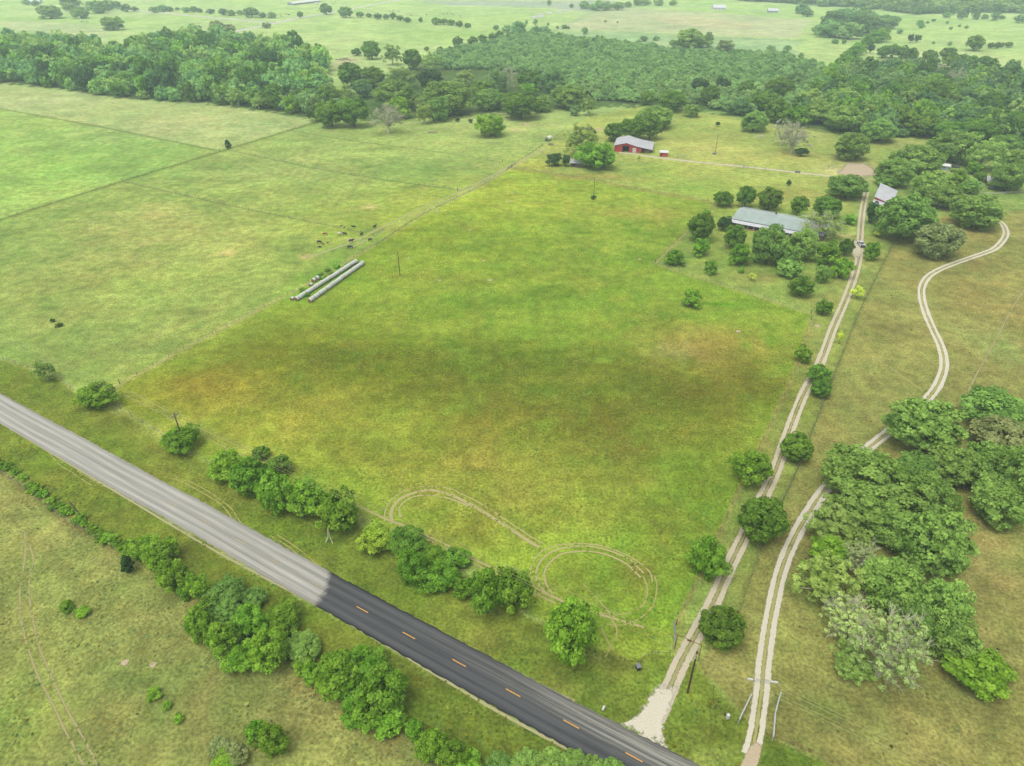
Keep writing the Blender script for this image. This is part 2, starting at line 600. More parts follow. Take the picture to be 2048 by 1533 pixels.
# ------------------------------------------------------------------ ground
FIELD_A = [(235, 772), (400, 682), (585, 585), (750, 490), (850, 427), (960, 373), (1022, 334), (1110, 349), (1180, 359), (1260, 376), (1415, 403),
           (1428, 410), (1372, 465), (1310, 527), (1400, 558), (1500, 588), (1622, 628), (1590, 742), (1545, 842), (1500, 932), (1450, 1042), (1390, 1172),
           (1350, 1255), (1345, 1308), (1285, 1305), (1276, 1335), (1200, 1315), (1100, 1250), (940, 1130), (660, 1000), (380, 910), (250, 835)]
FIELD_MINT = [(-60, 218), (0, 219), (200, 255), (410, 298), (380, 320), (240, 363), (0, 440), (-200, 500)]
FIELD_HAY = [(-150, 160), (0, 168), (60, 174), (140, 182), (230, 198), (400, 207), (480, 218), (640, 242), (455, 298), (410, 297), (200, 254), (0, 218), (-150, 200)]
VERGE_UP = [(-300, 640), (0, 712), (110, 752), (150, 782), (250, 838), (380, 912), (660, 1030), (940, 1160), (1100, 1262), (1200, 1322), (1276, 1338), (1285, 1307), (1346, 1310),
            (1400, 1330), (1430, 1380), (1480, 1430), (1545, 1478), (1600, 1505), (1800, 1580), (1700, 1700), (1400, 1560), (650, 1170), (0, 800), (-300, 660)]
VERGE_LOW = [(-300, 700), (0, 840), (430, 1100), (800, 1310), (1200, 1540), (1500, 1700), (1200, 1700), (1000, 1560), (830, 1485), (600, 1330), (420, 1220), (250, 1095), (130, 1022), (60, 968), (0, 938), (-300, 830)]
PAST_LOW = [(-300, 830), (0, 940), (60, 970), (130, 1024), (250, 1097), (420, 1222), (600, 1332), (830, 1487), (1000, 1562), (1200, 1700), (-300, 1800)]
LANE = [(1760, 470), (1790, 480), (1725, 610), (1692, 690), (1652, 790), (1602, 920), (1562, 1010), (1520, 1100), (1475, 1230), (1400, 1330), (1346, 1310), (1352, 1255), (1390, 1172),
        (1450, 1042), (1500, 932), (1545, 842), (1590, 742), (1622, 640), (1680, 520), (1700, 470)]
PAST_R = [(1790, 480), (1900, 430), (3000, 360), (4200, 1000), (4200, 1700), (1800, 1580), (1600, 1505), (1545, 1478), (1480, 1430), (1400, 1330), (1475, 1230), (1520, 1100), (1562, 1010), (1602, 920), (1652, 790), (1692, 690), (1725, 610)]
BARNYARD = [(1022, 334), (1090, 288), (1180, 232), (1300, 212), (1500, 240), (1720, 278), (1860, 272), (1850, 300), (1700, 350), (1720, 460), (1680, 520), (1622, 628), (1500, 588), (1400, 558),
            (1310, 527), (1372, 465), (1428, 410), (1415, 403), (1260, 376), (1180, 359), (1110, 349)]
YARD = [(1372, 465), (1428, 412), (1560, 440), (1700, 455), (1690, 520), (1622, 628), (1500, 588), (1400, 558), (1310, 527)]
THICKET_G = [(640, 230), (690, 190), (900, 100), (1060, 70), (1230, 86), (1330, 104), (1450, 110), (1560, 112), (1660, 135), (1750, 118), (1850, 140), (2000, 150), (2300, 160), (2300, 300), (2048, 305),
             (1900, 282), (1720, 275), (1540, 252), (1480, 232), (1330, 215), (1180, 215), (1100, 222), (1000, 228), (880, 232), (760, 245)]
WOOD_G = [(-200, 95), (0, 92), (130, 95), (240, 115), (300, 98), (400, 80), (470, 92), (600, 108), (655, 125), (640, 180), (700, 235), (640, 240), (480, 216), (400, 206), (230, 196), (140, 180), (60, 172), (0, 166), (-200, 155)]
PAINT_POLYS = [  # polygon, colour as the photo shows it, edge jitter (m)
    (THICKET_G, (96, 116, 64), 8), (WOOD_G, (88, 104, 60), 5),  # undergrowth tone, darkened further to paint shade into the gaps between crowns
    (FIELD_HAY, (184, 192, 130), 1.5), (FIELD_MINT, (164, 188, 104), 1.5),
    (BARNYARD, (172, 180, 100), 1.5), (YARD, (150, 168, 88), 1.5),
    (PAST_R, (160, 153, 92), 1.5), (LANE, (152, 160, 88), 0.8),
    (PAST_LOW, (156, 156, 92), 1.0), (VERGE_UP, (128, 140, 58), 1.0), (VERGE_LOW, (122, 134, 54), 1.0),
    (FIELD_A, (148, 170, 64), 1.0),
]
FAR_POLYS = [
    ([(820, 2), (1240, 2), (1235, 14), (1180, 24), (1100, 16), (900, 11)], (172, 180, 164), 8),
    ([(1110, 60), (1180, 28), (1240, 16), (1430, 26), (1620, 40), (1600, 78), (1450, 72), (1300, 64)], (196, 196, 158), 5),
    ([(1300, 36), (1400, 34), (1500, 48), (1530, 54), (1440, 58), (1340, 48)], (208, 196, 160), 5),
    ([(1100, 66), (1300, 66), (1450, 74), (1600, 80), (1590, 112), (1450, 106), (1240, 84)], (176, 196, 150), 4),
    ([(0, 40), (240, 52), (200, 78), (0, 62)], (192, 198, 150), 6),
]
BLOBS = [  # u, v, ru, rv, colour, strength
    # central field
    (760, 720, 330, 75, (118, 124, 40), 0.75), (1060, 730, 330, 75, (110, 120, 42), 0.75), (1350, 780, 230, 80, (112, 118, 42), 0.8), (560, 690, 150, 60, (126, 128, 44), 0.6),
    (400, 790, 160, 55, (158, 142, 56), 0.8), (520, 840, 170, 60, (164, 152, 66), 0.6), (640, 830, 140, 60, (160, 150, 68), 0.5), (420, 760, 110, 40, (136, 116, 46), 0.5),
    (1180, 850, 140, 50, (124, 108, 44), 0.6), (1080, 830, 160, 45, (120, 106, 42), 0.5), (1240, 900, 130, 60, (140, 118, 58), 0.65), (940, 860, 110, 60, (136, 112, 50), 0.55), (980, 930, 120, 60, (146, 126, 66), 0.5),
    (860, 780, 130, 40, (124, 108, 40), 0.45), (1480, 700, 160, 55, (168, 140, 74), 0.75), (1390, 680, 110, 40, (172, 148, 82), 0.6), (1300, 650, 120, 40, (162, 150, 82), 0.4), (1350, 705, 60, 25, (168, 158, 120), 0.5),
    (1060, 420, 380, 80, (166, 178, 72), 0.7), (900, 470, 240, 60, (158, 170, 62), 0.6), (1230, 480, 200, 60, (160, 168, 70), 0.5), (1300, 430, 110, 30, (172, 160, 84), 0.6), (1150, 560, 200, 45, (162, 160, 70), 0.4),
    (1000, 640, 260, 40, (164, 172, 72), 0.55), (780, 640, 180, 45, (148, 162, 62), 0.5), (640, 620, 90, 30, (134, 152, 54), 0.6),
    (900, 560, 120, 30, (152, 148, 66), 0.4), (1040, 520, 120, 40, (158, 166, 66), 0.4),
    (700, 900, 150, 60, (146, 142, 58), 0.5), (850, 960, 160, 60, (150, 144, 66), 0.5), (1000, 1010, 140, 50, (152, 146, 72), 0.5), (1180, 1000, 200, 60, (146, 144, 66), 0.6), (1330, 1030, 90, 60, (130, 138, 56), 0.6),
    (1270, 1150, 60, 35, (118, 104, 50), 0.7), (1180, 1160, 80, 40, (122, 134, 52), 0.6), (1390, 950, 70, 90, (124, 134, 50), 0.5), (1260, 1260, 70, 40, (124, 142, 50), 0.7), (920, 1060, 120, 40, (150, 142, 62), 0.5),
    (1430, 860, 90, 70, (116, 112, 44), 0.5), (1530, 760, 50, 50, (124, 112, 46), 0.5), (850, 1020, 40, 20, (172, 152, 84), 0.5), (1500, 760, 60, 40, (110, 108, 40), 0.5),
    # pasture to the left
    (300, 480, 220, 60, (184, 176, 110), 0.5), (150, 560, 160, 50, (176, 170, 104), 0.45), (360, 560, 220, 40, (172, 184, 96), 0.5), (100, 640, 140, 40, (168, 166, 98), 0.45), (380, 640, 160, 40, (174, 178, 102), 0.4), (250, 700, 160, 30, (168, 164, 100), 0.4),
    (330, 430, 120, 30, (184, 174, 112), 0.5), (560, 330, 180, 40, (180, 184, 118), 0.5), (800, 300, 160, 30, (176, 188, 110), 0.5), (470, 400, 120, 40, (170, 186, 102), 0.4),
    (610, 514, 17, 6, (206, 182, 128), 1.0), (740, 413, 17, 5, (202, 186, 132), 0.9), (455, 508, 18, 6, (200, 178, 122), 0.8), (700, 480, 15, 4, (198, 184, 130), 0.6),
    (650, 560, 60, 22, (118, 160, 52), 0.9), (690, 530, 40, 14, (112, 156, 56), 0.8), (600, 592, 40, 14, (120, 158, 54), 0.8),
    # meadow with cut hay
    (120, 330, 160, 60, (158, 192, 96), 0.5), (300, 260, 140, 30, (196, 190, 140), 0.6), (100, 200, 140, 20, (192, 194, 148), 0.5), (500, 255, 120, 25, (180, 188, 132), 0.4),
    # lower pasture
    (180, 1230, 60, 30, (162, 142, 92), 0.6), (330, 1130, 60, 40, (148, 136, 82), 0.4), (100, 1050, 60, 40, (168, 164, 98), 0.5), (200, 1450, 90, 60, (150, 140, 84), 0.4), (350, 1300, 140, 80, (150, 152, 90), 0.4), (470, 1240, 60, 30, (158, 134, 86), 0.5),
    (60, 1300, 80, 80, (154, 160, 88), 0.4), (600, 1450, 140, 50, (158, 152, 92), 0.5), (800, 1480, 60, 40, (164, 140, 94), 0.5), (640, 1370, 90, 30, (158, 134, 88), 0.5), (40, 1450, 90, 80, (142, 156, 76), 0.5),
    # verges
    (300, 860, 70, 22, (156, 152, 80), 0.5), (560, 1060, 90, 30, (112, 134, 46), 0.6), (760, 1180, 90, 26, (124, 146, 48), 0.5), (950, 1290, 110, 30, (158, 152, 86), 0.5), (1150, 1390, 110, 40, (162, 150, 84), 0.6), (1240, 1370, 50, 40, (124, 150, 60), 0.6),  # the dark green one below the left tree row paints its shade
    (1450, 1470, 70, 30, (140, 134, 62), 0.6), (1430, 1520, 90, 40, (176, 166, 104), 0.6), (1180, 1310, 60, 30, (160, 134, 86), 0.5), (1520, 1500, 50, 40, (146, 148, 76), 0.5), (1420, 1420, 50, 40, (128, 142, 62), 0.6),
    (250, 960, 120, 40, (138, 138, 62), 0.5), (150, 900, 80, 40, (124, 148, 50), 0.5), (900, 1430, 90, 40, (148, 142, 70), 0.4), (700, 1260, 120, 40, (128, 134, 54), 0.5),
    # right pasture
    (1950, 600, 120, 80, (162, 144, 88), 0.6), (1800, 600, 80, 70, (156, 158, 94), 0.5), (1990, 690, 60, 60, (160, 174, 104), 0.6), (1750, 830, 80, 60, (152, 156, 92), 0.5), (1900, 460, 100, 40, (170, 152, 92), 0.6), (2020, 440, 60, 40, (176, 164, 100), 0.5),
    (1960, 1130, 100, 80, (164, 144, 96), 0.7), (2000, 1300, 100, 80, (160, 140, 92), 0.5), (1800, 1420, 180, 60, (158, 150, 92), 0.5), (1900, 1340, 60, 30, (162, 128, 82), 0.6), (2030, 1480, 50, 40, (178, 150, 90), 0.6), (1620, 1180, 60, 60, (126, 130, 70), 0.5), (1520, 1200, 60, 60, (134, 136, 72), 0.5),
    (1700, 980, 60, 50, (138, 128, 76), 0.5), (1650, 1420, 80, 40, (134, 146, 76), 0.5), (1600, 880, 50, 40, (154, 146, 92), 0.4), (1560, 1060, 40, 40, (160, 138, 88), 0.4), (1690, 760, 60, 40, (150, 154, 88), 0.4),
    # barn yard and house yard
    (1560, 430, 60, 12, (136, 164, 76), 0.7), (1560, 390, 120, 14, (168, 150, 86), 0.5), (1400, 380, 120, 18, (140, 170, 76), 0.6), (1300, 345, 90, 20, (160, 178, 84), 0.6), (1190, 355, 90, 10, (188, 160, 94), 0.7), (1260, 280, 70, 14, (186, 172, 112), 0.4),
    (1420, 300, 110, 24, (196, 186, 114), 0.5), (1640, 270, 60, 22, (190, 180, 116), 0.5), (1600, 310, 60, 12, (192, 172, 110), 0.5), (1700, 345, 50, 16, (206, 190, 150), 1.0), (1740, 335, 30, 20, (190, 174, 124), 0.7), (1790, 288, 80, 12, (190, 182, 118), 0.6), (1885, 350, 20, 30, (200, 178, 134), 0.8),
    (1050, 252, 20, 3, (220, 196, 150), 0.8), (1030, 260, 20, 3, (214, 194, 140), 0.6), (1200, 260, 16, 4, (222, 196, 146), 0.8), (1690, 470, 20, 8, (206, 182, 140), 0.8), (1530, 555, 60, 14, (166, 152, 92), 0.5), (1640, 600, 50, 14, (164, 156, 94), 0.5), (1390, 540, 50, 14, (162, 168, 92), 0.4), (1670, 435, 24, 20, (140, 176, 84), 0.6),
    (1080, 330, 60, 14, (186, 178, 86), 0.6), (1440, 609, 30, 3, (104, 152, 40), 1.0), (1410, 607, 12, 2, (112, 156, 44), 1.0), (690, 125, 26, 12, (196, 178, 150), 0.8), (430, 80, 30, 8, (200, 180, 150), 0.7), (1140, 212, 26, 4, (206, 176, 130), 0.6), (1860, 400, 60, 16, (176, 156, 96), 0.5),
]
LINES = [  # grass growing tall along the fences: pixels, half width m, colour, strength
    ([(-100, 472), (0, 440), (245, 363), (455, 299), (640, 243)], 1.6, (132, 146, 78), 0.9),
    ([(-100, 196), (0, 218), (200, 254), (410, 297), (440, 303)], 1.0, (132, 152, 82), 0.7),
    ([(245, 363), (430, 405), (560, 432), (700, 460), (720, 468)], 0.7, (146, 154, 88), 0.8),
    ([(455, 300), (620, 335), (780, 362), (915, 380)], 0.8, (142, 156, 86), 0.8),
    ([(585, 262), (690, 280), (880, 305), (1005, 325)], 0.8, (146, 160, 92), 0.6),
    ([(235, 772), (400, 682), (585, 585), (750, 490), (850, 427), (960, 373), (1022, 334)], 1.0, (176, 172, 112), 0.8),
    ([(1020, 336), (1110, 349), (1180, 359), (1260, 376), (1415, 403)], 1.3, (150, 132, 72), 0.8),
    ([(1428, 410), (1372, 465), (1310, 527)], 1.0, (176, 164, 110), 0.7),
    ([(1310, 527), (1400, 558), (1500, 588), (1622, 628)], 0.9, (178, 172, 116), 0.6),
    ([(1622, 640), (1590, 742), (1545, 842), (1500, 932), (1450, 1042), (1390, 1172), (1352, 1250)], 0.5, (186, 158, 106), 0.7),
    ([(1790, 480), (1725, 610), (1692, 690), (1652, 790), (1602, 920), (1562, 1010), (1520, 1100), (1475, 1230)], 0.6, (118, 122, 66), 0.6),
    ([(1276, 1335), (1240, 1325), (1200, 1310), (1180, 1300)], 0.9, (96, 104, 46), 0.7),
    ([(0, 945), (60, 985), (130, 1040), (250, 1110)], 1.2, (122, 112, 70), 0.7),
    ([(-40, 705), (110, 752), (150, 782), (235, 815), (300, 855), (380, 905)], 0.8, (186, 182, 122), 0.6),
    ([(1240, 64), (1400, 75), (1600, 82)], 2.0, (150, 168, 120), 0.7),
    ([(1110, 62), (1180, 28), (1245, 14)], 2.0, (168, 180, 140), 0.6),
]


def build_ground():
    ys = [44.0]
    while ys[-1] < 1800:
        ys.append(ys[-1] * 1.0062 + 0.05)
    ys = np.array([-6000, -500, -60, 0] + ys + [2100, 2600, 3400, 6000], float)
    nt_ = 520
    t = np.linspace(-1, 1, nt_)
    hw = np.clip(ys, 40, 1800) * 1.02 + 88
    X = t[None, :] * hw[:, None]
    X = np.concatenate([np.full((len(ys), 1), -6000.0), X, np.full((len(ys), 1), 6000.0)], 1)
    Y = np.repeat(ys[:, None], X.shape[1], 1)
    x, y = X.ravel(), Y.ravel()
    sc = 1.0 + y.clip(0) / 400
    n8 = fbm(x, y, 14, 3); n40 = fbm(x, y, 60, 11); n3 = fbm(x, y, 4, 21, 3); n150 = fbm(x, y, 220, 41)
    col = np.empty((len(x), 3))
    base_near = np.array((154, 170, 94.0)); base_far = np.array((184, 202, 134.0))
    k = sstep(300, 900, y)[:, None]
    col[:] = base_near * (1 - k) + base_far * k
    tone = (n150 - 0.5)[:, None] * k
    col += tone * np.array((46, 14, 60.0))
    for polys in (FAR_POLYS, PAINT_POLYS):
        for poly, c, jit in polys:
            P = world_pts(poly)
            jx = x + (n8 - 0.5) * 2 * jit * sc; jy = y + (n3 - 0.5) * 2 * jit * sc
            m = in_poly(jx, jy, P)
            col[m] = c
    for i, (u, v, ru, rv, c, s) in enumerate(BLOBS):
        gx, gy = gp(u, v)
        rx = ru / pxm(u, v)
        ry = abs(gp(u, v - rv)[1] - gp(u, v + rv)[1]) / 2
        R = 2.2
        m = (np.abs(x - gx) < rx * R) & (np.abs(y - gy) < ry * R)
        d2 = ((x[m] - gx) / rx) ** 2 + ((y[m] - gy) / ry) ** 2
        nn = 0.32 * n40[m] + 0.36 * n8[m] + 0.32 * n3[m] if ru > 40 else 0.5 * n8[m] + 0.5 * n3[m]
        w = s * (0.66 if c[0] > c[1] and u < 1560 and v > 600 else 1.0) * np.exp(-1.1 * d2) * sstep(0.36, 0.60, nn + 0.10 * np.exp(-d2)) * 1.2
        w = np.clip(w, 0, 1)[:, None]
        col[m] = col[m] * (1 - w) + np.array(c, float) * w
    for px, hwid, c, s in LINES:
        P = world_pts(px)
        lim = hwid * 4
        d = dist_line(x, y, P, lim)
        wd = hwid * (0.6 + 0.8 * n8) * np.maximum(1, sc * 0.75)
        w = (s * np.exp(-(d / wd) ** 2) * sstep(0.2, 0.5, n3 + 0.1))[:, None]
        col = col * (1 - w) + np.array(c, float) * w
    # broad uneven growth
    streak = fbm(x * 0.35 + y * 0.2, y * 1.1 - x * 0.25, 9, 61, 3)
    hue8 = fbm(x, y, 7, 71, 3)
    f = 1 + (n8 - 0.5) * 0.18 + (n3 - 0.5) * 0.16 + (n40 - 0.5) * 0.16 + (streak - 0.5) * 0.14
    warm = (n40 - 0.5)[:, None] * np.array((16.0, -2.0, 4.0)) + (hue8 - 0.5)[:, None] * np.array((24.0, 2.0, 10.0))
    col = np.clip(col * f[:, None] * np.array((0.96, 1.0, 0.90)) + warm, 8, 250)
    nr, nc = X.shape
    idx = np.arange(nr * nc).reshape(nr, nc)
    F = np.stack([idx[:-1, :-1].ravel(), idx[:-1, 1:].ravel(), idx[1:, 1:].ravel(), idx[1:, :-1].ravel()], 1)
    V = np.stack([x, y, np.zeros_like(x)], 1)
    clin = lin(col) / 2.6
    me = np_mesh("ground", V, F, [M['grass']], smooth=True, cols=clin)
    g = obj("ground", me)
    tag(g, "wide patchwork of green and straw coloured pasture reaching to the horizon", kind='structure')
    return ys, hw, nt_, clin.reshape(nr, nc, 3)


G_YS, G_HW, G_NT, G_COL = build_ground()


def ground_col(x, y):
    r = np.clip(np.searchsorted(G_YS, y) - 1, 0, len(G_YS) - 2)
    hw = np.clip(y, 40, 1800) * 1.02 + 88
    c = np.clip(((x / hw + 1) / 2 * (G_NT - 1)).round().astype(int) + 1, 0, G_NT + 1)
    return G_COL[r, c]


# ------------------------------------------------------------------ flat ribbons: road, drives, tracks
def ribbon(name, pts, halfw, mat, z, step=1.0, ncross=2, label=None, attrs=None, kind='structure', edge_jit=0.0, parent=None, taper=True):
    P = spline(pts, step)
    T = np.gradient(P, axis=0)
    T /= np.linalg.norm(T, axis=1)[:, None] + 1e-9
    Nn = np.stack([-T[:, 1], T[:, 0]], 1)
    al = np.r_[0, np.cumsum(np.linalg.norm(np.diff(P, axis=0), axis=1))]
    cr = np.linspace(-1, 1, ncross + 1)
    hw = np.full(len(P), halfw) if np.isscalar(halfw) else np.interp(np.linspace(0, 1, len(P)), np.linspace(0, 1, len(halfw)), halfw)
    V, A, L = [], [], []
    rr = random.Random(sum(map(ord, name)))
    for i in range(len(P)):
        for c in cr:
            j = (rr.uniform(-edge_jit, edge_jit) if abs(c) > 0.99 else 0)
            q = P[i] + Nn[i] * (hw[i] * c + j)
            V.append((q[0], q[1], z)); A.append(c); L.append(al[i])
    k = ncross + 1
    ids = np.arange(len(P) * k).reshape(len(P), k)
    F = np.stack([ids[:-1, 1:].ravel(), ids[:-1, :-1].ravel(), ids[1:, :-1].ravel(), ids[1:, 1:].ravel()], 1)
    at = {"across": A, "along": L}
    if attrs:
        at.update(attrs(np.array(V), np.array(A), np.array(L)))
    me = np_mesh(name, V, F, [mat], at)
    o = obj(name, me, parent)
    if parent is None:
        tag(o, label, kind=kind)
    return o


# the road: straight line of painted dashes, 12.19 m apart, fitted to the photograph
DASH_PX = [(402.7, 1038), (471, 1077.7), (544.2, 1120.1), (623.3, 1163.9), (713.3, 1213.4), (805.3, 1264.7), (904.9, 1319.1), (1011.7, 1378.1), (1126.6, 1440.2), (1251, 1505.7)]
dp = world_pts(DASH_PX)
n_ = np.arange(len(dp))
ax = np.polyfit(n_, dp[:, 0], 1); ay = np.polyfit(n_, dp[:, 1], 1)
R_DIR = np.array([ax[0], ay[0]]); DASH_STEP = float(np.linalg.norm(R_DIR)); R_DIR = R_DIR / DASH_STEP
R_O = np.array([ax[1], ay[1]])
R_N = np.array([-R_DIR[1], R_DIR[0]])


def road_s(u, v):
    p = np.array(gp(u, v)) - R_O
    return float(p @ R_DIR), float(p @ R_N)


RC_PX = [(-420, 572), (-200, 700), (0, 816), (160, 905), (300, 984), (402, 1039), (544, 1120), (713, 1214), (905, 1319), (1127, 1440), (1251, 1506), (1500, 1634)]
RC = world_pts(RC_PX)
t0s, t0n = road_s(664, 1158)
t1s, t1n = road_s(631, 1206)


def road_attrs(V, A, L):
    s = (V[:, :2] - R_O) @ R_DIR
    n = (V[:, :2] - R_O) @ R_N
    seam = t0s + (n - t0n) * (t1s - t0s) / (t1n - t0n)
    ds, dn = road_s(1300, 1478)
    dust = np.exp(-((s - ds) / 16) ** 2) * sstep(-1.5, 2.5, n) + 0.35 * np.exp(-((s - ds + 18) / 20) ** 2) * sstep(-1.0, 2.0, n)
    return {"old": sstep(3.2, -2.6, s - seam + np.maximum(0, n) * .5), "dust": np.clip(dust, 0, 1)}


HALF_ROAD = 4.15
road = ribbon("road", RC, HALF_ROAD, M['road'], 0.02, step=0.8, ncross=14, label="two lane country road, pale worn surface meeting fresh dark asphalt", attrs=road_attrs, edge_jit=0.16)
M_DASH = M['yellow']
dash_me = MB().box(0, 3.1, -0.10, 0.10, 0, 0.006).mesh("centre_dash", M_DASH)
worn_me = MB().box(0, 3.0, -0.07, 0.07, 0, 0.006).mesh("centre_dash", M['yellow_worn'])
sx = random.Random(3)
for k in range(-1, 10):
    c = R_O + R_DIR * (DASH_STEP * k)
    if k < len(dp) and k >= 0:
        c = dp[k]
    o = obj("centre_dash", dash_me if k > 3 else worn_me, road)
    o.location = (c[0], c[1], 0.026)
    o.rotation_euler = (0, 0, math.atan2(R_DIR[1], R_DIR[0]))

# gravel shoulder crumbs along the new asphalt
ribbon("road_edge", world_pts([(640, 1213), (800, 1307), (1000, 1426), (1200, 1533), (1400, 1641)]), 0.42, M['lane_dirt'], 0.012, 1.0, 2, "strip of pale crumbled soil along the near edge of the asphalt")
ribbon("road_edge", world_pts([(0, 845), (200, 965), (430, 1102), (640, 1214)]), 0.4, M['lane_dirt'], 0.012, 1.0, 2, "thin strip of bare soil along the near edge of the old pale road")


def offset_line(P, d):
    T = np.gradient(P, axis=0); T /= np.linalg.norm(T, axis=1)[:, None]
    return P + np.stack([-T[:, 1], T[:, 0]], 1) * d


def two_ruts(px, mat, gauge, hw, z, what, name="gravel_rut"):
    P = spline(world_pts(px), 1.5)
    for s, side in ((1, "left hand"), (-1, "right hand")):
        ribbon(name, offset_line(P, s * gauge / 2)[::2], hw, mat, z, 1.0, 4, "%s wheel rut of %s" % (side, what))


D1 = [(1312, 1440), (1338, 1380), (1363, 1323), (1395, 1263), (1428, 1202), (1453, 1145), (1480, 1089), (1516, 1015), (1549, 946), (1575, 872), (1604, 796), (1641, 724), (1667, 655), (1691, 600), (1711, 545), (1719, 508), (1720, 480), (1723, 440), (1727, 410), (1733, 384)]
D2 = [(1500, 1512), (1508, 1485), (1516, 1435), (1523, 1384), (1528, 1326), (1541, 1238), (1560, 1150), (1583, 1089), (1612, 1035), (1651, 978), (1700, 928), (1752, 884), (1788, 856), (1830, 822), (1868, 782), (1885, 747), (1888, 720), (1881, 691), (1866, 659), (1852, 626), (1844, 597), (1844, 575), (1855, 555), (1878, 540), (1915, 525), (1964, 508), (1990, 497), (2008, 478), (2012, 464), (2006, 450), (1998, 443)]
two_ruts(D1, M['gravel'], 1.95, 0.82, 0.008, "the straight gravel drive leading to the ranch house")
two_ruts(D2, M['gravel_white'], 1.8, 0.78, 0.008, "the winding white gravel drive through the pasture")
ribbon("drive_middle", spline(world_pts(D1), 2.0), .62, M['rut'], 0.004, 1.5, 4, "worn grass strip between the ruts of the straight gravel drive")
ribbon("drive_middle", spline(world_pts(D2), 2.0), .55, M['tyre_faint'], 0.004, 1.5, 4, "worn grass strip between the ruts of the winding white drive")
# flared mouth of the drive
mouth = [(1240, 1449), (1268, 1436), (1296, 1404), (1318, 1372), (1352, 1374), (1345, 1395), (1332, 1430), (1326, 1462), (1331, 1494), (1300, 1486), (1270, 1467)]


def patch(name, P, mat, z, label, rings=5):
    P = np.asarray(P, float)
    c = P.mean(0)
    Q = spline(np.vstack([P, P[:1]]), 1.0)[:-1]
    V, A = [], []
    for r in range(rings + 1):
        f = r / rings
        for q in Q:
            p = c + (q - c) * f
            V.append((p[0], p[1], z)); A.append(f)
    n = len(Q)
    F = [(r * n + i, r * n + (i + 1) % n, (r + 1) * n + (i + 1) % n, (r + 1) * n + i) for r in range(rings) for i in range(n)]
    return tag(obj(name, np_mesh(name, V, F, [mat], {"across": A})), label, kind='structure')


mw = world_pts(mouth)
mw = mw.mean(0) + (mw - mw.mean(0)) * 1.34
patch("gravel_apron", mw, M['gravel_white'], 0.013, "pale gravel apron where the straight drive meets the asphalt road")
patch("gravel_apron", world_pts([(1470, 1545), (1490, 1500), (1512, 1470), (1530, 1480), (1525, 1520), (1505, 1560)]), M['bare'], 0.013, "worn bare soil below the white entrance arch")
patch("gravel_apron", world_pts([(1692, 484), (1708, 476), (1728, 478), (1730, 512), (1708, 524), (1700, 505)]), M['gravel'], 0.012, "bare gravel turning place in front of the white pickup")
ribbon("farm_lane", world_pts([(1662, 353), (1590, 345), (1500, 335), (1400, 325), (1320, 316), (1270, 309), (1238, 305)]), 2.3, M['gravel'], 0.012, 3.0, 4, "narrow pale lane running from the paddock to the red barn")
for k, (pts, hw) in enumerate((
        ([(610, 516), (690, 490), (760, 457), (850, 413), (920, 383), (1000, 343), (1085, 296)], 0.9),
        ([(700, 498), (765, 464), (855, 419), (925, 388), (1004, 347), (1088, 299)], 0.7))):
    ribbon("farm_track", world_pts(pts), hw, M['lane_dirt'], 0.012 + 0.004 * k, 3.0, 4, ["outer", "inner"][k] + " wheel track of the cattle lane beside the left pasture")
for k, (pts, hw) in enumerate((
        ([(1140, 14), (1180, 12)], 3.5),
        ([(420, 77), (470, 64), (540, 49), (600, 36), (660, 26), (740, 11), (800, 0)], 6.0),
        ([(548, 47), (450, 38), (340, 28), (260, 20)], 6.0),
        ([(1100, 18), (1180, 22), (1230, 15), (1300, 12), (1420, 16), (1600, 30)], 3.0))):
    if k:
        ribbon("far_road", world_pts(pts), hw, M['farroad'], 0.03 + 0.01 * k, 12.0, 4, ["", "pale gravel road crossing the far pastures at the upper left", "side lane branching left off the far gravel road", "thin pale lane past the far ploughed field"][k])

# tyre tracks pressed into the grass
def zpx(pts, x0, y0, s):
    return [(x0 + a / s, y0 + b / s) for a, b in pts]


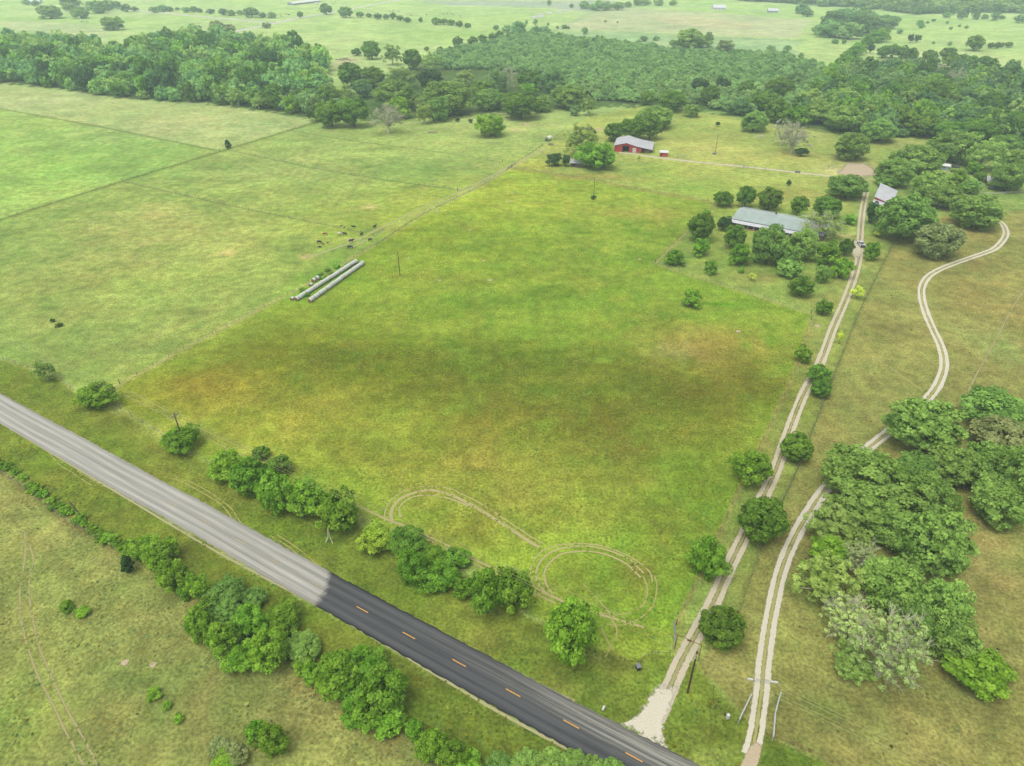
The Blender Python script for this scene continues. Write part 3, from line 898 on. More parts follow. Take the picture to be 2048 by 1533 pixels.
TY = [
    (zpx([(236, 490), (236, 440), (250, 390), (285, 340), (350, 290), (440, 258), (560, 248), (680, 265), (760, 300), (870, 355), (990, 430), (1110, 510), (1230, 590), (1320, 640)], 700, 900, 3.407), .22, 't'),
    (zpx([(292, 500), (278, 440), (300, 380), (350, 330), (430, 295), (540, 275), (640, 292), (740, 330), (850, 388), (960, 455), (1080, 530), (1200, 610), (1290, 665)], 700, 900, 3.407), .62, 't'),
    (zpx([(350, 460), (333, 410), (358, 365), (420, 325), (500, 310), (600, 315), (700, 340), (790, 375), (860, 400)], 700, 900, 3.407), .3, 't'),
    (zpx([(1290, 990), (1250, 930), (1230, 850), (1245, 770), (1310, 690), (1420, 650), (1560, 640), (1700, 650), (1820, 690), (1930, 740), (2040, 830), (2060, 900)], 700, 900, 3.407), .2, 't'),
    (zpx([(1340, 980), (1290, 920), (1268, 850), (1285, 780), (1350, 710), (1450, 670), (1600, 655), (1750, 682), (1900, 745), (2000, 840)], 700, 900, 3.407), .32, 't'),
    (zpx([(1380, 980), (1340, 920), (1322, 850), (1345, 790), (1400, 735), (1460, 705), (1600, 690), (1740, 712), (1880, 775), (1980, 870)], 700, 900, 3.407), .3, 't'),
    (zpx([(1180, 540), (1212, 620), (1222, 690), (1205, 770), (1160, 835), (1080, 880), (960, 905), (830, 900), (700, 875)], 1040, 1040, 4.79), .28, 'f'),
    (zpx([(1290, 540), (1312, 620), (1300, 740), (1265, 830), (1200, 905), (1090, 975), (950, 1010), (830, 1000)], 1040, 1040, 4.79), .28, 'f'),
    (zpx([(820, 840), (870, 930), (930, 1060), (900, 1200)], 1040, 1040, 4.79), .3, 'f'),
    (zpx([(780, 1040), (820, 1120), (860, 1230), (820, 1310)], 1040, 1040, 4.79), .3, 'f'),
    (zpx([(610, 620), (760, 780), (900, 930)], 1040, 1040, 4.79), .3, 'f'),
    (zpx([(60, 385), (240, 470), (380, 520), (500, 575), (640, 640), (800, 725), (960, 800), (1100, 860), (1250, 940), (1400, 1010), (1600, 1090), (1800, 1150), (2000, 1210)], 700, 900, 3.407), .4, 't'),
    (zpx([(330, 520), (500, 600), (640, 668), (800, 755), (960, 830), (1100, 890), (1250, 975), (1400, 1045)], 700, 900, 3.407), .3, 't'),
    (zpx([(375, 780), (410, 830), (470, 890), (560, 945), (640, 1000), (710, 1042)], 0, 700, 3.83), .2, 'f'),
    (zpx([(590, 925), (680, 980), (760, 1025), (840, 1065)], 0, 700, 3.83), .2, 'f'),
    (zpx([(-40, 400), (80, 450), (180, 505), (320, 585), (390, 650), (440, 725)], 350, 850, 3.83), .22, 'f'),
    (zpx([(100, 425), (220, 490), (330, 560), (430, 640), (470, 700), (510, 760)], 350, 850, 3.83), .22, 'f'),
    (zpx([(735, 850), (850, 920), (930, 985), (1010, 1050)], 350, 850, 3.83), .22, 'f'),
    (zpx([(780, 840), (910, 925), (1020, 1010), (1110, 1090)], 350, 850, 3.83), .22, 'f'),
    ([(880, 1285), (960, 1318), (1040, 1352), (1110, 1385), (1150, 1402)], .4, 'f'), ([(930, 1320), (1000, 1352), (1080, 1392), (1140, 1425)], .3, 'f'),
    ([(1230, 790), (1290, 800)], .3, 'x'),
    ([(250, 790), (330, 832), (400, 868), (470, 905), (560, 935)], .3, 'f'), ([(262, 784), (345, 828), (420, 866), (500, 902)], .25, 'f'),
]
for pts, hw, k in TY:
    if k != 'x':
        ribbon("tyre_track", world_pts(pts), hw * 1.1, M['tyre'] if k == 't' else M['tyre_faint'], 0.004 + 0.0006 * len(bpy.data.objects) % 0.004, 0.8, 4, "pale curved tyre track pressed into the grass" if k == 't' else "faint pale tyre track in the grass")
RUT_L = zpx([(155, 40), (160, 180), (140, 320), (125, 430), (130, 560), (150, 680), (190, 820), (250, 980), (330, 1130), (400, 1280), (480, 1430), (560, 1590)], 0, 1050, 3.174)
RUT_R = zpx([(185, 120), (212, 220), (190, 330), (185, 450), (210, 600), (240, 750), (300, 900), (370, 1060), (440, 1200), (510, 1320), (570, 1430), (650, 1590)], 0, 1050, 3.174)
ribbon("field_track", world_pts(RUT_L), .42, M['rut'], 0.006, 0.8, 4, "left wheel rut worn through the lower left pasture")
ribbon("field_track", world_pts(RUT_R), .42, M['rut'], 0.006, 0.8, 4, "right wheel rut worn through the lower left pasture")
ribbon("cattle_path", world_pts([(1930, 800), (1945, 765), (1968, 722), (1992, 680), (2020, 625), (2060, 560)]), .55, M['rut'], 0.006, 1.0, 4, "narrow worn cattle path above the oak grove on the right")
ribbon("cattle_path", world_pts([(1738, 713), (1775, 732), (1810, 757), (1846, 782)]), .55, M['tyre_faint'], 0.006, 1.0, 4, "short worn path slanting to the white gravel drive")

# taller, darker grass left standing under the fence wires
for k, (pts, hw) in enumerate((([(0, 440), (245, 363), (455, 299), (640, 243)], .65), ([(0, 218), (200, 254), (410, 297), (440, 303)], .5), ([(245, 363), (430, 405), (560, 432), (700, 460), (722, 468)], .32),
                               ([(455, 300), (620, 335), (780, 362), (915, 380)], .4), ([(585, 262), (690, 280), (880, 305), (1005, 325)], .35), ([(1024, 337), (1110, 350), (1180, 360), (1260, 377), (1415, 404)], .7),
                               ([(1310, 528), (1400, 559), (1500, 589), (1622, 629)], .45), ([(1372, 466), (1310, 528)], .5), ([(1790, 480), (1725, 610), (1692, 690), (1652, 790), (1602, 920), (1562, 1010), (1520, 1100)], .22), ([(1085, 290), (1022, 334), (960, 373), (850, 427), (750, 490)], .4), ([(235, 773), (400, 683), (585, 586), (750, 491)], .55))):
    ribbon("fence_row_grass", world_pts(pts), hw, M['strip_grass'] if k not in (5, 6, 7, 10) else M['tyre_faint'], 0.011, 2.5, 4, "strip of uncut grass under a pasture fence")
patch("paddock_soil", world_pts([(1662, 350), (1676, 334), (1692, 322), (1730, 322), (1756, 334), (1764, 352), (1730, 358), (1690, 357)]), M['bare'], 0.02, "bare sandy paddock soil at the top of the gravel drive")

# pale ant mounds and bare spots
for i, (u, v, r) in enumerate([(940, 461, 1.1), (967, 522, 1.3), (817, 517, 1.2), (788, 511, .8), (880, 561, 1.2), (980, 561, 1.4), (1021, 403, 1.6), (1024, 386, 1.3), (1477, 663, 1.5), (1279, 519, 1.2), (875, 423, 1.6), (912, 440, 1.0), (1635, 652, 1.6),
                               (250, 1325, 1.2), (306, 1330, 1.0), (1140, 212, 3), (1050, 248, 3.5), (1034, 262, 3), (640, 215, 2.5), (380, 208, 2.5), (1200, 259, 3.0), (700, 479, 1.6)]):
    x, y = gp(u, v)
    rr = random.Random(i)
    pts = [(x + r * rr.uniform(.7, 1.2) * math.cos(a), y + r * rr.uniform(.7, 1.2) * math.sin(a)) for a in np.linspace(0, 2 * math.pi, 9)[:-1]]
    patch("bare_patch", pts, M['bare'], 0.03, "small pale patch of bare soil in the pasture", 3)

# ------------------------------------------------------------------ trees
def unit(v):
    return v / (np.linalg.norm(v, axis=-1, keepdims=True) + 1e-9)


def quads_from(P, Nrm, size, rg):
    n = len(P)
    r = unit(rg.normal(size=(n, 3)))
    a = unit(np.cross(Nrm, r)); b = np.cross(Nrm, a)
    s = size[:, None]
    asp = rg.uniform(0.55, 1.0, (n, 1))
    v0 = P + a * s; v1 = P + b * s * asp + Nrm * s * 0.25
    v2 = P - a * s * rg.uniform(.7, 1, (n, 1)); v3 = P - b * s * asp + Nrm * s * rg.uniform(-.25, .25, (n, 1))
    V = np.stack([v0, v1, v2, v3], 1).reshape(-1, 3)
    F = np.arange(4 * n).reshape(n, 4)
    return V, F


def crown_arrays(seed, ncl, nleaf, lsize, zmin=-0.7, rc=(0.28, 0.40), shell=(0.55, 0.8), irr=0.18, flat=1.0, interior=0.12, shape='ball', nrand=0.5):
    rg = np.random.default_rng(seed)
    i = np.arange(ncl) + 0.5
    z = zmin + (1 - zmin) * i / ncl
    ph = i * 2.399963 + rg.uniform(0, 6.28)
    z = np.clip(z + rg.normal(0, 0.10, ncl), -0.98, 0.99)
    rad = np.sqrt(1 - z * z)
    D = np.stack([rad * np.cos(ph), rad * np.sin(ph), z], 1)
    D = unit(D + rg.normal(0, 0.14, D.shape))
    lob = 1 + irr * (np.sin(2 * np.arctan2(D[:, 1], D[:, 0]) + rg.uniform(0, 6)) * .6 + np.sin(3 * np.arctan2(D[:, 1], D[:, 0]) + rg.uniform(0, 6)) * .5) + rg.normal(0, irr * 0.5, ncl)
    C = D * (rg.uniform(*shell, ncl) * lob)[:, None]
    if shape == 'cone':
        h = (C[:, 2] + 1) / 2
        C[:, :2] *= (1.25 * (1 - h) + 0.08)[:, None]
    R = rg.uniform(*rc, ncl)
    if shape == 'cone':
        R *= 0.7
    per = max(3, nleaf // ncl)
    tint_c = np.clip(rg.normal(0.5, 0.2, ncl), 0, 1)
    ci = np.repeat(np.arange(ncl), per)
    n = len(ci)
    d = unit(rg.normal(size=(n, 3)) + 0.55 * D[ci] + np.array([0, 0, 0.35]))
    P = C[ci] + d * (R[ci] * rg.uniform(0.65, 1.08, n))[:, None] * np.array([1, 1, 0.8])
    Nn = unit(d + nrand * rg.normal(size=(n, 3)) + np.array([0, 0, 0.35]))
    T = np.clip(tint_c[ci] + rg.normal(0, 0.16, n), 0, 1)
    ni = int(nleaf * interior)
    if ni:
        Pi = unit(rg.normal(size=(ni, 3))) * (rg.uniform(0, 1, (ni, 1)) ** .5) * 0.62
        Pi[:, 2] = np.maximum(Pi[:, 2], zmin * 0.7)
        P = np.vstack([P, Pi]); Nn = np.vstack([Nn, unit(rg.normal(size=(ni, 3)))]); T = np.r_[T, np.full(ni, 0.3)]
    P[:, 2] *= flat
    size = lsize * rg.uniform(0.65, 1.35, len(P))
    V, F = quads_from(P, Nn, size, rg)
    return V, F, np.repeat(T, 4), C


KINDS = {
    # ncl, leaves by detail level, leaf size by detail level, centre height in half-heights
    'shade': dict(mat='leaf_shade', ncl=80, zmin=-0.85, rc=(.18, .28), shell=(.66, .82), irr=.07, cz=1.16),
    'oak':   dict(mat='leaf_oak', ncl=90, zmin=-0.8, rc=(.16, .28), shell=(.62, .84), irr=.13, cz=0.94, sparse=1.35, ls=.84),
    'lush':  dict(mat='leaf_lush', ncl=58, zmin=-0.8, rc=(.17, .33), shell=(.52, .86), irr=.2, cz=1.0),
    'lime':  dict(mat='leaf_lime', ncl=58, zmin=-0.8, rc=(.17, .33), shell=(.52, .86), irr=.2, cz=1.0),
    'mound': dict(mat='leaf_mound', ncl=34, zmin=-0.25, rc=(.22, .36), shell=(.55, .8), irr=.16, cz=0.62, nrand=.2),
    'wood':  dict(mat='leaf_wood', ncl=56, zmin=-0.75, rc=(.2, .34), shell=(.54, .84), irr=.2, cz=0.95, nrand=.32),
    'light': dict(mat='leaf_light', ncl=120, zmin=-0.6, rc=(.09, .18), shell=(.4, .95), irr=.2, cz=1.0, sparse=1.2, ls=.72, interior=.05),
    'olive': dict(mat='leaf_olive', ncl=80, zmin=-0.8, rc=(.18, .28), shell=(.6, .82), irr=.12, cz=0.94),
    'thin':  dict(mat='leaf_light', ncl=110, zmin=-0.6, rc=(.07, .14), shell=(.5, .98), irr=.2, cz=1.0, sparse=.5, ls=.7, interior=.0),
    'pale':  dict(mat='leaf_pale', ncl=190, zmin=-0.6, rc=(.05, .11), shell=(.5, 1.0), irr=.14, cz=1.0, sparse=1.3, ls=.6, interior=.0),
    'bare':  dict(mat='leaf_bare', ncl=90, zmin=-0.5, rc=(.06, .16), shell=(.5, 1.0), irr=.2, cz=1.15, sparse=.35, ls=.6, interior=.0),
    'sap':   dict(mat='leaf_sap', ncl=14, zmin=-0.6, rc=(.2, .4), shell=(.3, .75), irr=.3, cz=1.4, sparse=.6),
    'dark':  dict(mat='leaf_dark', ncl=50, zmin=-0.7, rc=(.2, .34), shell=(.5, .8), irr=.2, cz=1.1),
    'cedar': dict(mat='leaf_dark', ncl=40, zmin=-0.95, rc=(.2, .3), shell=(.6, .8), irr=.08, cz=1.03, shape='cone'),
    'vine':  dict(mat='leaf_lush', ncl=34, zmin=-0.4, rc=(.14, .34), shell=(.35, .95), irr=.35, cz=0.6, sparse=.8),
    'bush':  dict(mat='leaf_lush', ncl=26, zmin=-0.3, rc=(.22, .4), shell=(.45, .8), irr=.25, cz=0.7),
}
LOD = {0: (6000, .058), 1: (2000, .094), 2: (640, .150)}
CROWN, CROWN_ARR, TRUNK = {}, {}, {}
NVAR = {0: 3, 1: 3, 2: 4}


def crown_arr(kind, lod, var):
    key = (kind, lod, var)
    if key not in CROWN_ARR:
        k = KINDS[kind]
        nl, ls = LOD[lod]
        ncl = k['ncl'] if lod == 0 else (int(k['ncl'] * .62) if lod == 1 else int(k['ncl'] * .34) + 4)
        rc = k['rc'] if lod == 0 else tuple(r * (1.18 if lod == 1 else 1.4) for r in k['rc'])
        CROWN_ARR[key] = crown_arrays(sum(map(ord, kind)) * 10 + var + 100 * lod, ncl, int(nl * k.get('sparse', 1.0)), ls * k.get('ls', 1.0), k['zmin'], rc,
                                      k['shell'], k['irr'], 1.0, k.get('interior', .12), k.get('shape', 'ball'), k.get('nrand', .5))
    return CROWN_ARR[key]


def crown_mesh(kind, lod, var):
    key = (kind, lod, var)
    if key not in CROWN:
        V, F, T, C = crown_arr(kind, lod, var)
        V = V + np.array([0, 0, KINDS[kind]['cz']])
        CROWN[key] = np_mesh("crown", V, F, [M[KINDS[kind]['mat']]], {"tint": T})
    return CROWN[key]


def trunk_mesh(kind, lod, var):
    """tapered trunk with limbs, in the same unit space as the crown"""
    key = (kind, lod, var)
    if key in TRUNK:
        return TRUNK[key]
    rg = random.Random(sum(map(ord, kind)) + var * 7 + lod)
    cz = KINDS[kind]['cz']
    C = crown_arr(kind, lod, var)[3]
    mb = MB()
    top = max(0.28, cz * 0.55)
    thin = kind in ('sap', 'bush', 'mound')
    r0 = 0.035 if thin else 0.075
    bend = (rg.uniform(-.06, .06), rg.uniform(-.06, .06))
    mb.tube([(0, 0, -0.02), (bend[0] * .4, bend[1] * .4, top * .5), (bend[0], bend[1], top)], [r0 * 1.35, r0, r0 * .75], 7 if lod == 0 else 5)
    idx = list(range(len(C)))
    rg.shuffle(idx)
    twiggy = kind in ('bare', 'pale', 'thin')
    nl = {0: 9, 1: 6, 2: 3}[lod]
    if twiggy:
        nl = {0: 30, 1: 22, 2: 10}[lod]
    for q in range(min(nl, len(idx))):
        c = Vector(C[idx[q]]) + Vector((0, 0, cz))
        s = Vector((bend[0], bend[1], top * rg.uniform(.6, 1.0)))
        mid = s.lerp(c, .5) + Vector((rg.uniform(-.08, .08), rg.uniform(-.08, .08), -.04 + rg.uniform(0, .1)))
        rr = r0 * rg.uniform(.35, .6)
        end = s.lerp(c, 1.12 if twiggy else .9)
        mb.tube([s, mid, end], [rr, rr * .65, rr * .2], 4 if lod == 0 else 3, cap=False)
        if twiggy:
            for w in range({0: 9, 1: 6, 2: 3}[lod]):
                t = rg.uniform(.35, 1)
                b0 = mid.lerp(end, t)
                dirn = (end - mid).normalized() + Vector((rg.gauss(0, .6), rg.gauss(0, .6), rg.gauss(.2, .5)))
                b1 = b0 + dirn.normalized() * rg.uniform(.18, .38)
                mb.tube([b0, b1], [rr * .33, rr * .1], 3, cap=False)
                for w2 in range({0: 3, 1: 1, 2: 0}[lod]):
                    c0 = b0.lerp(b1, rg.uniform(.3, .9))
                    d2 = dirn.normalized() + Vector((rg.gauss(0, .8), rg.gauss(0, .8), rg.gauss(.1, .6)))
                    mb.tube([c0, c0 + d2.normalized() * rg.uniform(.1, .2)], [rr * .18, rr * .06], 3, cap=False)
    TRUNK[key] = mb.mesh("trunk", M['bark_pale'] if kind in ('bare', 'light', 'pale', 'thin') else M['bark'])
    return TRUNK[key]


def solve_tree(cx, cy, w, h, cz):
    B = 4.0
    for _ in range(8):
        x, y = gp(cx, cy, cz * B)
        d = depth(x, y, cz * B)
        s = F_PX / d
        R = w / 2 / s
        delta = math.atan2(H_CAM - cz * B, math.hypot(x, y))
        hm = h / 2 / s
        b2 = (hm * hm - (R * math.sin(delta)) ** 2) / math.cos(delta) ** 2
        B = math.sqrt(max(b2, (0.6 * R) ** 2))
        B = min(max(B, 0.62 * R), 1.7 * R)
    return x, y, R, B


TREE_CT = [0]
FOOT = []     # footprints, to keep scattered growth out of the crowns


def make_tree(name, kind, x, y, R, B, lod, label, cat, group=None, rz=None):
    TREE_CT[0] += 1
    var = TREE_CT[0] % NVAR[lod]
    rz = rnd.uniform(0, 6.28) if rz is None else rz
    e = empty(name, (x, y, 0), rz, (R * 1.01, R * 1.01 * rnd.uniform(.94, 1.06), B))
    tag(e, label, cat, group)
    obj("crown", crown_mesh(kind, lod, var), e)
    if kind not in ('mound', 'bush', 'vine') or lod == 0:
        obj("trunk", trunk_mesh(kind, lod, var), e)
    FOOT.append((x, y, R))
    return e


def T(cx, cy, w, h, kind, name, label, cat='tree', group=None):
    x, y, R, B = solve_tree(cx, cy, w, h, KINDS[kind]['cz'])
    lod = 0 if w > 52 else (1 if w > 26 else 2)
    return make_tree(name, kind, x, y, R, B, lod, label, cat, group)


ORD = ["first", "second", "third", "fourth", "fifth", "sixth", "seventh", "eighth", "ninth", "tenth", "eleventh", "twelfth", "thirteenth", "fourteenth", "fifteenth", "sixteenth", "seventeenth", "eighteenth", "nineteenth", "twentieth"]


def row(items, name, phrase, cat, group):
    """items: (cx, cy, w, h, kind[, label]); phrase holds %s for the ordinal"""
    for i, it in enumerate(items):
        lab = it[5] if len(it) > 5 else phrase % (ORD[i] if i < 20 else "far")
        T(*it[:5], name, lab, cat, group)


# --- trees along the upper road fence
T(88, 742, 44, 42, 'light', 'tree', "thin pale green tree with whitish twigs on the roadside fence, leftmost", 'tree')
T(194, 791, 76, 46, 'lush', 'tree', "wide mid green tree leaning left at the corner of the left pasture fence", 'tree')
T(362, 878, 78, 60, 'lush', 'tree', "broad mid green tree hiding the foot of the roadside utility pole", 'tree')
GR = 'trees in the row between the road and the central field'
row([(453, 930, 76, 56, 'lush', "bright green bushy tree at the left end of the roadside row"), (522, 905, 34, 24, 'shade', "small dark crown poking above the left part of the roadside row"), (556, 931, 52, 38, 'shade', "darker low crown behind the roadside row, beside its small topmost crown"),
     (501, 951, 78, 76, 'lush', "green bushy tree second from the left end of the roadside row"), (551, 986, 74, 88, 'lush', "dense green tree in the middle of the left roadside row"),
     (612, 994, 86, 80, 'lush', "dense green tree just left of the forked white trunk in the roadside row"), (676, 1021, 90, 88, 'lush', "big round green tree over a forked white trunk, right end of the left row")], 'tree', "%s", 'tree', GR)
row([(755, 1078, 70, 66, 'lime', "yellow green tree at the left end of the right roadside row"), (815, 1084, 84, 72, 'shade', "dark green tree behind the yellow green one in the right roadside row"),
     (825, 1135, 68, 72, 'lush', "green tree facing the road below the dark one in the right roadside row"), (880, 1152, 76, 56, 'lush', "low green tree in the middle of the right roadside row"),
     (866, 1118, 70, 40, 'lush', "small crown at the field side of the right roadside row"), (915, 1115, 52, 44, 'lush', "small green tree at the tyre tracks behind the right roadside row"), (932, 1178, 46, 46, 'lush', "small tree between two bigger ones in the right roadside row"),
     (973, 1184, 78, 100, 'lush', "tall green tree near the right end of the right roadside row"), (1027, 1180, 82, 96, 'lush', "green tree with bare grey twigs on top, right end of the right roadside row")], 'tree', "%s", 'tree', GR)
T(1020, 1152, 30, 50, 'bare', 'bare_tree', "bare grey twiggy top standing among the right end of the roadside row", 'tree')
T(1144, 1262, 110, 138, 'lush', 'tree', "big lone bright green tree between the asphalt road and the looping tyre tracks", 'tree')

# --- overgrown hedge on the near side of the road
GH = 'trees and bushes of the overgrown hedge on the near side of the road'
T(254, 1128, 34, 42, 'cedar', 'cedar_tree', "small dark conical evergreen at the left end of the thick roadside hedge", 'tree')
row([(285, 1095, 62, 50, 'lush'), (320, 1108, 70, 66, 'lush'), (344, 1150, 66, 72, 'lush'), (395, 1175, 50, 62, 'lush'), (449, 1190, 84, 56, 'oak', "greyish green leafy crown on the road side of the thick hedge"), (508, 1196, 50, 42, 'oak', "small grey green crown on the road side of the thick hedge"),
     (398, 1250, 56, 78, 'lush'), (442, 1276, 62, 74, 'lush'), (455, 1230, 60, 60, 'oak', "pale grey green crown in the heart of the thick hedge"), (500, 1242, 66, 68, 'lush'), (565, 1236, 80, 70, 'lush'), (488, 1312, 78, 58, 'lush'), (537, 1300, 76, 86, 'lush'), (606, 1295, 72, 62, 'oak', "rounded grey green crown where the thick hedge narrows"),
     (632, 1348, 52, 36, 'lush'), (372, 1178, 40, 36, 'lush'), (418, 1212, 44, 44, 'lush'), (604, 1326, 44, 34, 'lush'), (650, 1362, 44, 34, 'lush')], 'tree', "bright green tangled tree in the thick roadside hedge, %s from its left end", 'tree', GH)
row([(677, 1347, 95, 92, 'lush'), (728, 1337, 100, 82, 'lush'), (762, 1386, 106, 104, 'lush'), (715, 1410, 86, 60, 'lush'), (772, 1430, 88, 48, 'lush')], 'tree', "leafy tree of the big clump facing the dark asphalt, %s from the left", 'tree', GH)
row([(828, 1458, 38, 40, 'lush'), (866, 1492, 68, 70, 'lush'), (906, 1509, 56, 58, 'lush'), (935, 1532, 64, 40, 'lush')], 'tree', "smaller green tree below the dark asphalt, %s right of the big clump", 'tree', GH)
row([(1000, 1532, 62, 44, 'oak'), (1050, 1530, 66, 44, 'oak'), (1100, 1526, 62, 44, 'oak'), (1148, 1528, 60, 42, 'oak'), (1186, 1534, 46, 36, 'oak'), (1228, 1546, 56, 32, 'oak')], 'tree', "grey green crown overhanging the asphalt at the bottom edge, %s from the left", 'tree', GH)
vine = resample([(-14, 922), (15, 936), (45, 958), (75, 982), (101, 1001), (126, 1017), (152, 1035), (180, 1056), (212, 1076), (246, 1092)], 17)
for i, (u, v) in enumerate(vine):
    T(float(u) + rnd.uniform(-3, 3), float(v) + rnd.uniform(-3, 3), rnd.uniform(18, 31), rnd.uniform(9, 17), 'vine', 'bush', "low vine covered bush on the old fence left of the hedge, %s from the left" % ORD[min(i, 19)], 'bush', 'low bushes on the old roadside fence')
# --- bushes in the near left pasture
for b in ((133, 1214, 30, 20, 'bush', "yellow green bush beside the worn track in the lower left pasture"), (165, 1225, 29, 18, 'bush', "flat spreading bush just right of a yellow green bush"), (308, 1390, 30, 26, 'bush', "first of three small bright bushes in a line in the lower pasture"), (334, 1412, 18, 18, 'bush', "middle of three small bright bushes in a line in the lower pasture"),
          (357, 1438, 21, 20, 'bush', "last of three small bright bushes in a line in the lower pasture"), (510, 1464, 42, 46, 'lush', "left one of two upright green shrubs at the bottom of the lower pasture"), (546, 1480, 56, 64, 'lush', "right and larger one of two upright green shrubs at the bottom edge"),
          (440, 1496, 46, 34, 'olive', "brownish low bush beside two upright green shrubs"), (468, 1510, 50, 34, 'olive', "brownish low bush nearest the two upright green shrubs"), (450, 1524, 56, 26, 'bush', "low scrubby bush at the bottom edge below the brownish ones"),
          (105, 641, 10, 7, 'dark', "tiny dark bush alone in the left pasture, upper of two"), (118, 650, 12, 8, 'dark', "tiny dark bush alone in the left pasture, lower of two")):
    T(*b[:5], 'bush', b[5], 'bush')
# --- driveway trees
T(1607, 708, 33, 35, 'lush', 'tree', "small bright green tree at the left of the gravel drive, beside the fence", 'tree')
T(1649, 614, 34, 30, 'shade', 'tree', "small dark round tree left of the gravel drive below the yard fence", 'tree')
T(1639, 748, 46, 38, 'shade', 'tree', "dark uneven tree standing over the ruts of the gravel drive", 'tree')
T(1642, 777, 42, 34, 'shade', 'tree', "lower half crown of the dark pair over the ruts of the gravel drive", 'tree')
T(1595, 894, 66, 58, 'shade', 'tree', "round dark tree right of the drive, fifth from the asphalt road", 'tree')
T(1504, 935, 77, 78, 'lush', 'tree', "round bright green tree left of the drive, fourth from the asphalt road", 'tree')
T(1527, 1039, 98, 96, 'shade', 'tree', "large round dark green tree in the fork between the two gravel drives", 'tree')
T(1417, 1116, 76, 84, 'lush', 'tree', "round bright green tree left of the drive, second from the asphalt road", 'tree')
T(1445, 1253, 95, 88, 'shade', 'tree', "round dark green tree beside the entrance gate, nearest the asphalt road", 'tree')
T(1717, 583, 26, 24, 'sap', 'sapling', "lime green sapling right of the drive below the white pickup", 'sapling')
T(1681, 674, 14, 22, 'sap', 'sapling', "thin lime green sapling right of the drive, lowest of the saplings", 'sapling')
T(1755, 466, 18, 13, 'sap', 'sapling', "lime green star shaped sapling right of the white pickup", 'sapling')
T(1745, 502, 31, 38, 'lush', 'tree', "small mid green tree just right of the white pickup", 'tree')
T(1504, 552, 14, 15, 'sap', 'sapling', "lime green sapling inside the corner of the yard fence", 'sapling')
T(1483, 541, 11, 16, 'bush', 'sapling', "tiny grey green sapling left of the lime green yard sapling", 'sapling')
T(1278, 316, 9, 14, 'sap', 'sapling', "tiny green sapling in front of the red barn", 'sapling')
T(1578, 366, 10, 12, 'dark', 'sapling', "tiny dark sapling in the open lawn above the ranch house", 'sapling')
# --- round the ranch house
GY = 'trees round the long ranch house'
for a in ((1448, 397, 42, 30, 'shade', "dark spreading tree above the left end of the ranch house"), (1493, 392, 41, 42, 'shade', "round dark tree behind the house, second from the left"), (1541, 396, 50, 44, 'shade', "round dark tree behind the house, third from the left"), (1599, 410, 37, 37, 'shade', "round dark tree behind the house, fourth from the left"),
          (1655, 413, 60, 43, 'shade', "wide round dark tree behind the right end of the house"), (1694, 374, 82, 50, 'oak', "broad dome shaped oak at the top of the gravel drive"), (1403, 452, 58, 58, 'shade', "big round dark tree at the left corner of the yard"), (1413, 424, 18, 12, 'bush', "small bush behind the big round tree at the yard corner"),
          (1450, 447, 33, 28, 'dark', "dark shrub at the left end of the house"), (1471, 472, 50, 48, 'shade', "dark tree with grey top in front of the left end of the house"), (1480, 508, 48, 46, 'lush', "mid green round tree in the front yard below the grey topped one"), (1402, 495, 38, 36, 'lush', "bright green tree on a dark stem below the big corner tree"),
          (1351, 515, 44, 32, 'lush', "bright green round tree nearest the yard corner post"), (1422, 535, 28, 30, 'lush', "small green tree in the open yard near the lower fence"), (1540, 490, 78, 86, 'oak', "huge mid green tree hiding the front of the house"), (1570, 510, 60, 56, 'oak', "mid green tree in the big cluster before the house, lower middle"), (1606, 490, 66, 70, 'oak', "mid green tree right of the huge one before the house"),
          (1648, 452, 92, 44, 'thin', "thin yellow green tree over the right part of the house roof"), (1612, 440, 50, 30, 'thin', "thin yellow green crown over the ridge of the house"), (1580, 536, 54, 42, 'oak', "dull green round bush tree below the big cluster"), (1659, 507, 52, 48, 'lush', "bright green tree left of the drive, upper of a pair"), (1684, 536, 43, 44, 'lush', "bright green tree left of the drive, lower of a pair"),
          (1693, 494, 29, 34, 'shade', "small dark tree just left of the white pickup"), (1646, 548, 34, 40, 'oak', "small dull green tree left of the bright pair by the drive"), (1604, 573, 52, 40, 'shade', "dark bushy tree in the lower right of the yard"), (1700, 440, 26, 20, 'lush', "small shrub between the house trees and the drive")):
    T(a[0], a[1], a[2] * .93, a[3] * .95, a[4], 'tree', a[5], 'tree', GY)
T(1385, 598, 36, 36, 'lush', 'bush', "lone round bush with a light top in the central field", 'bush')
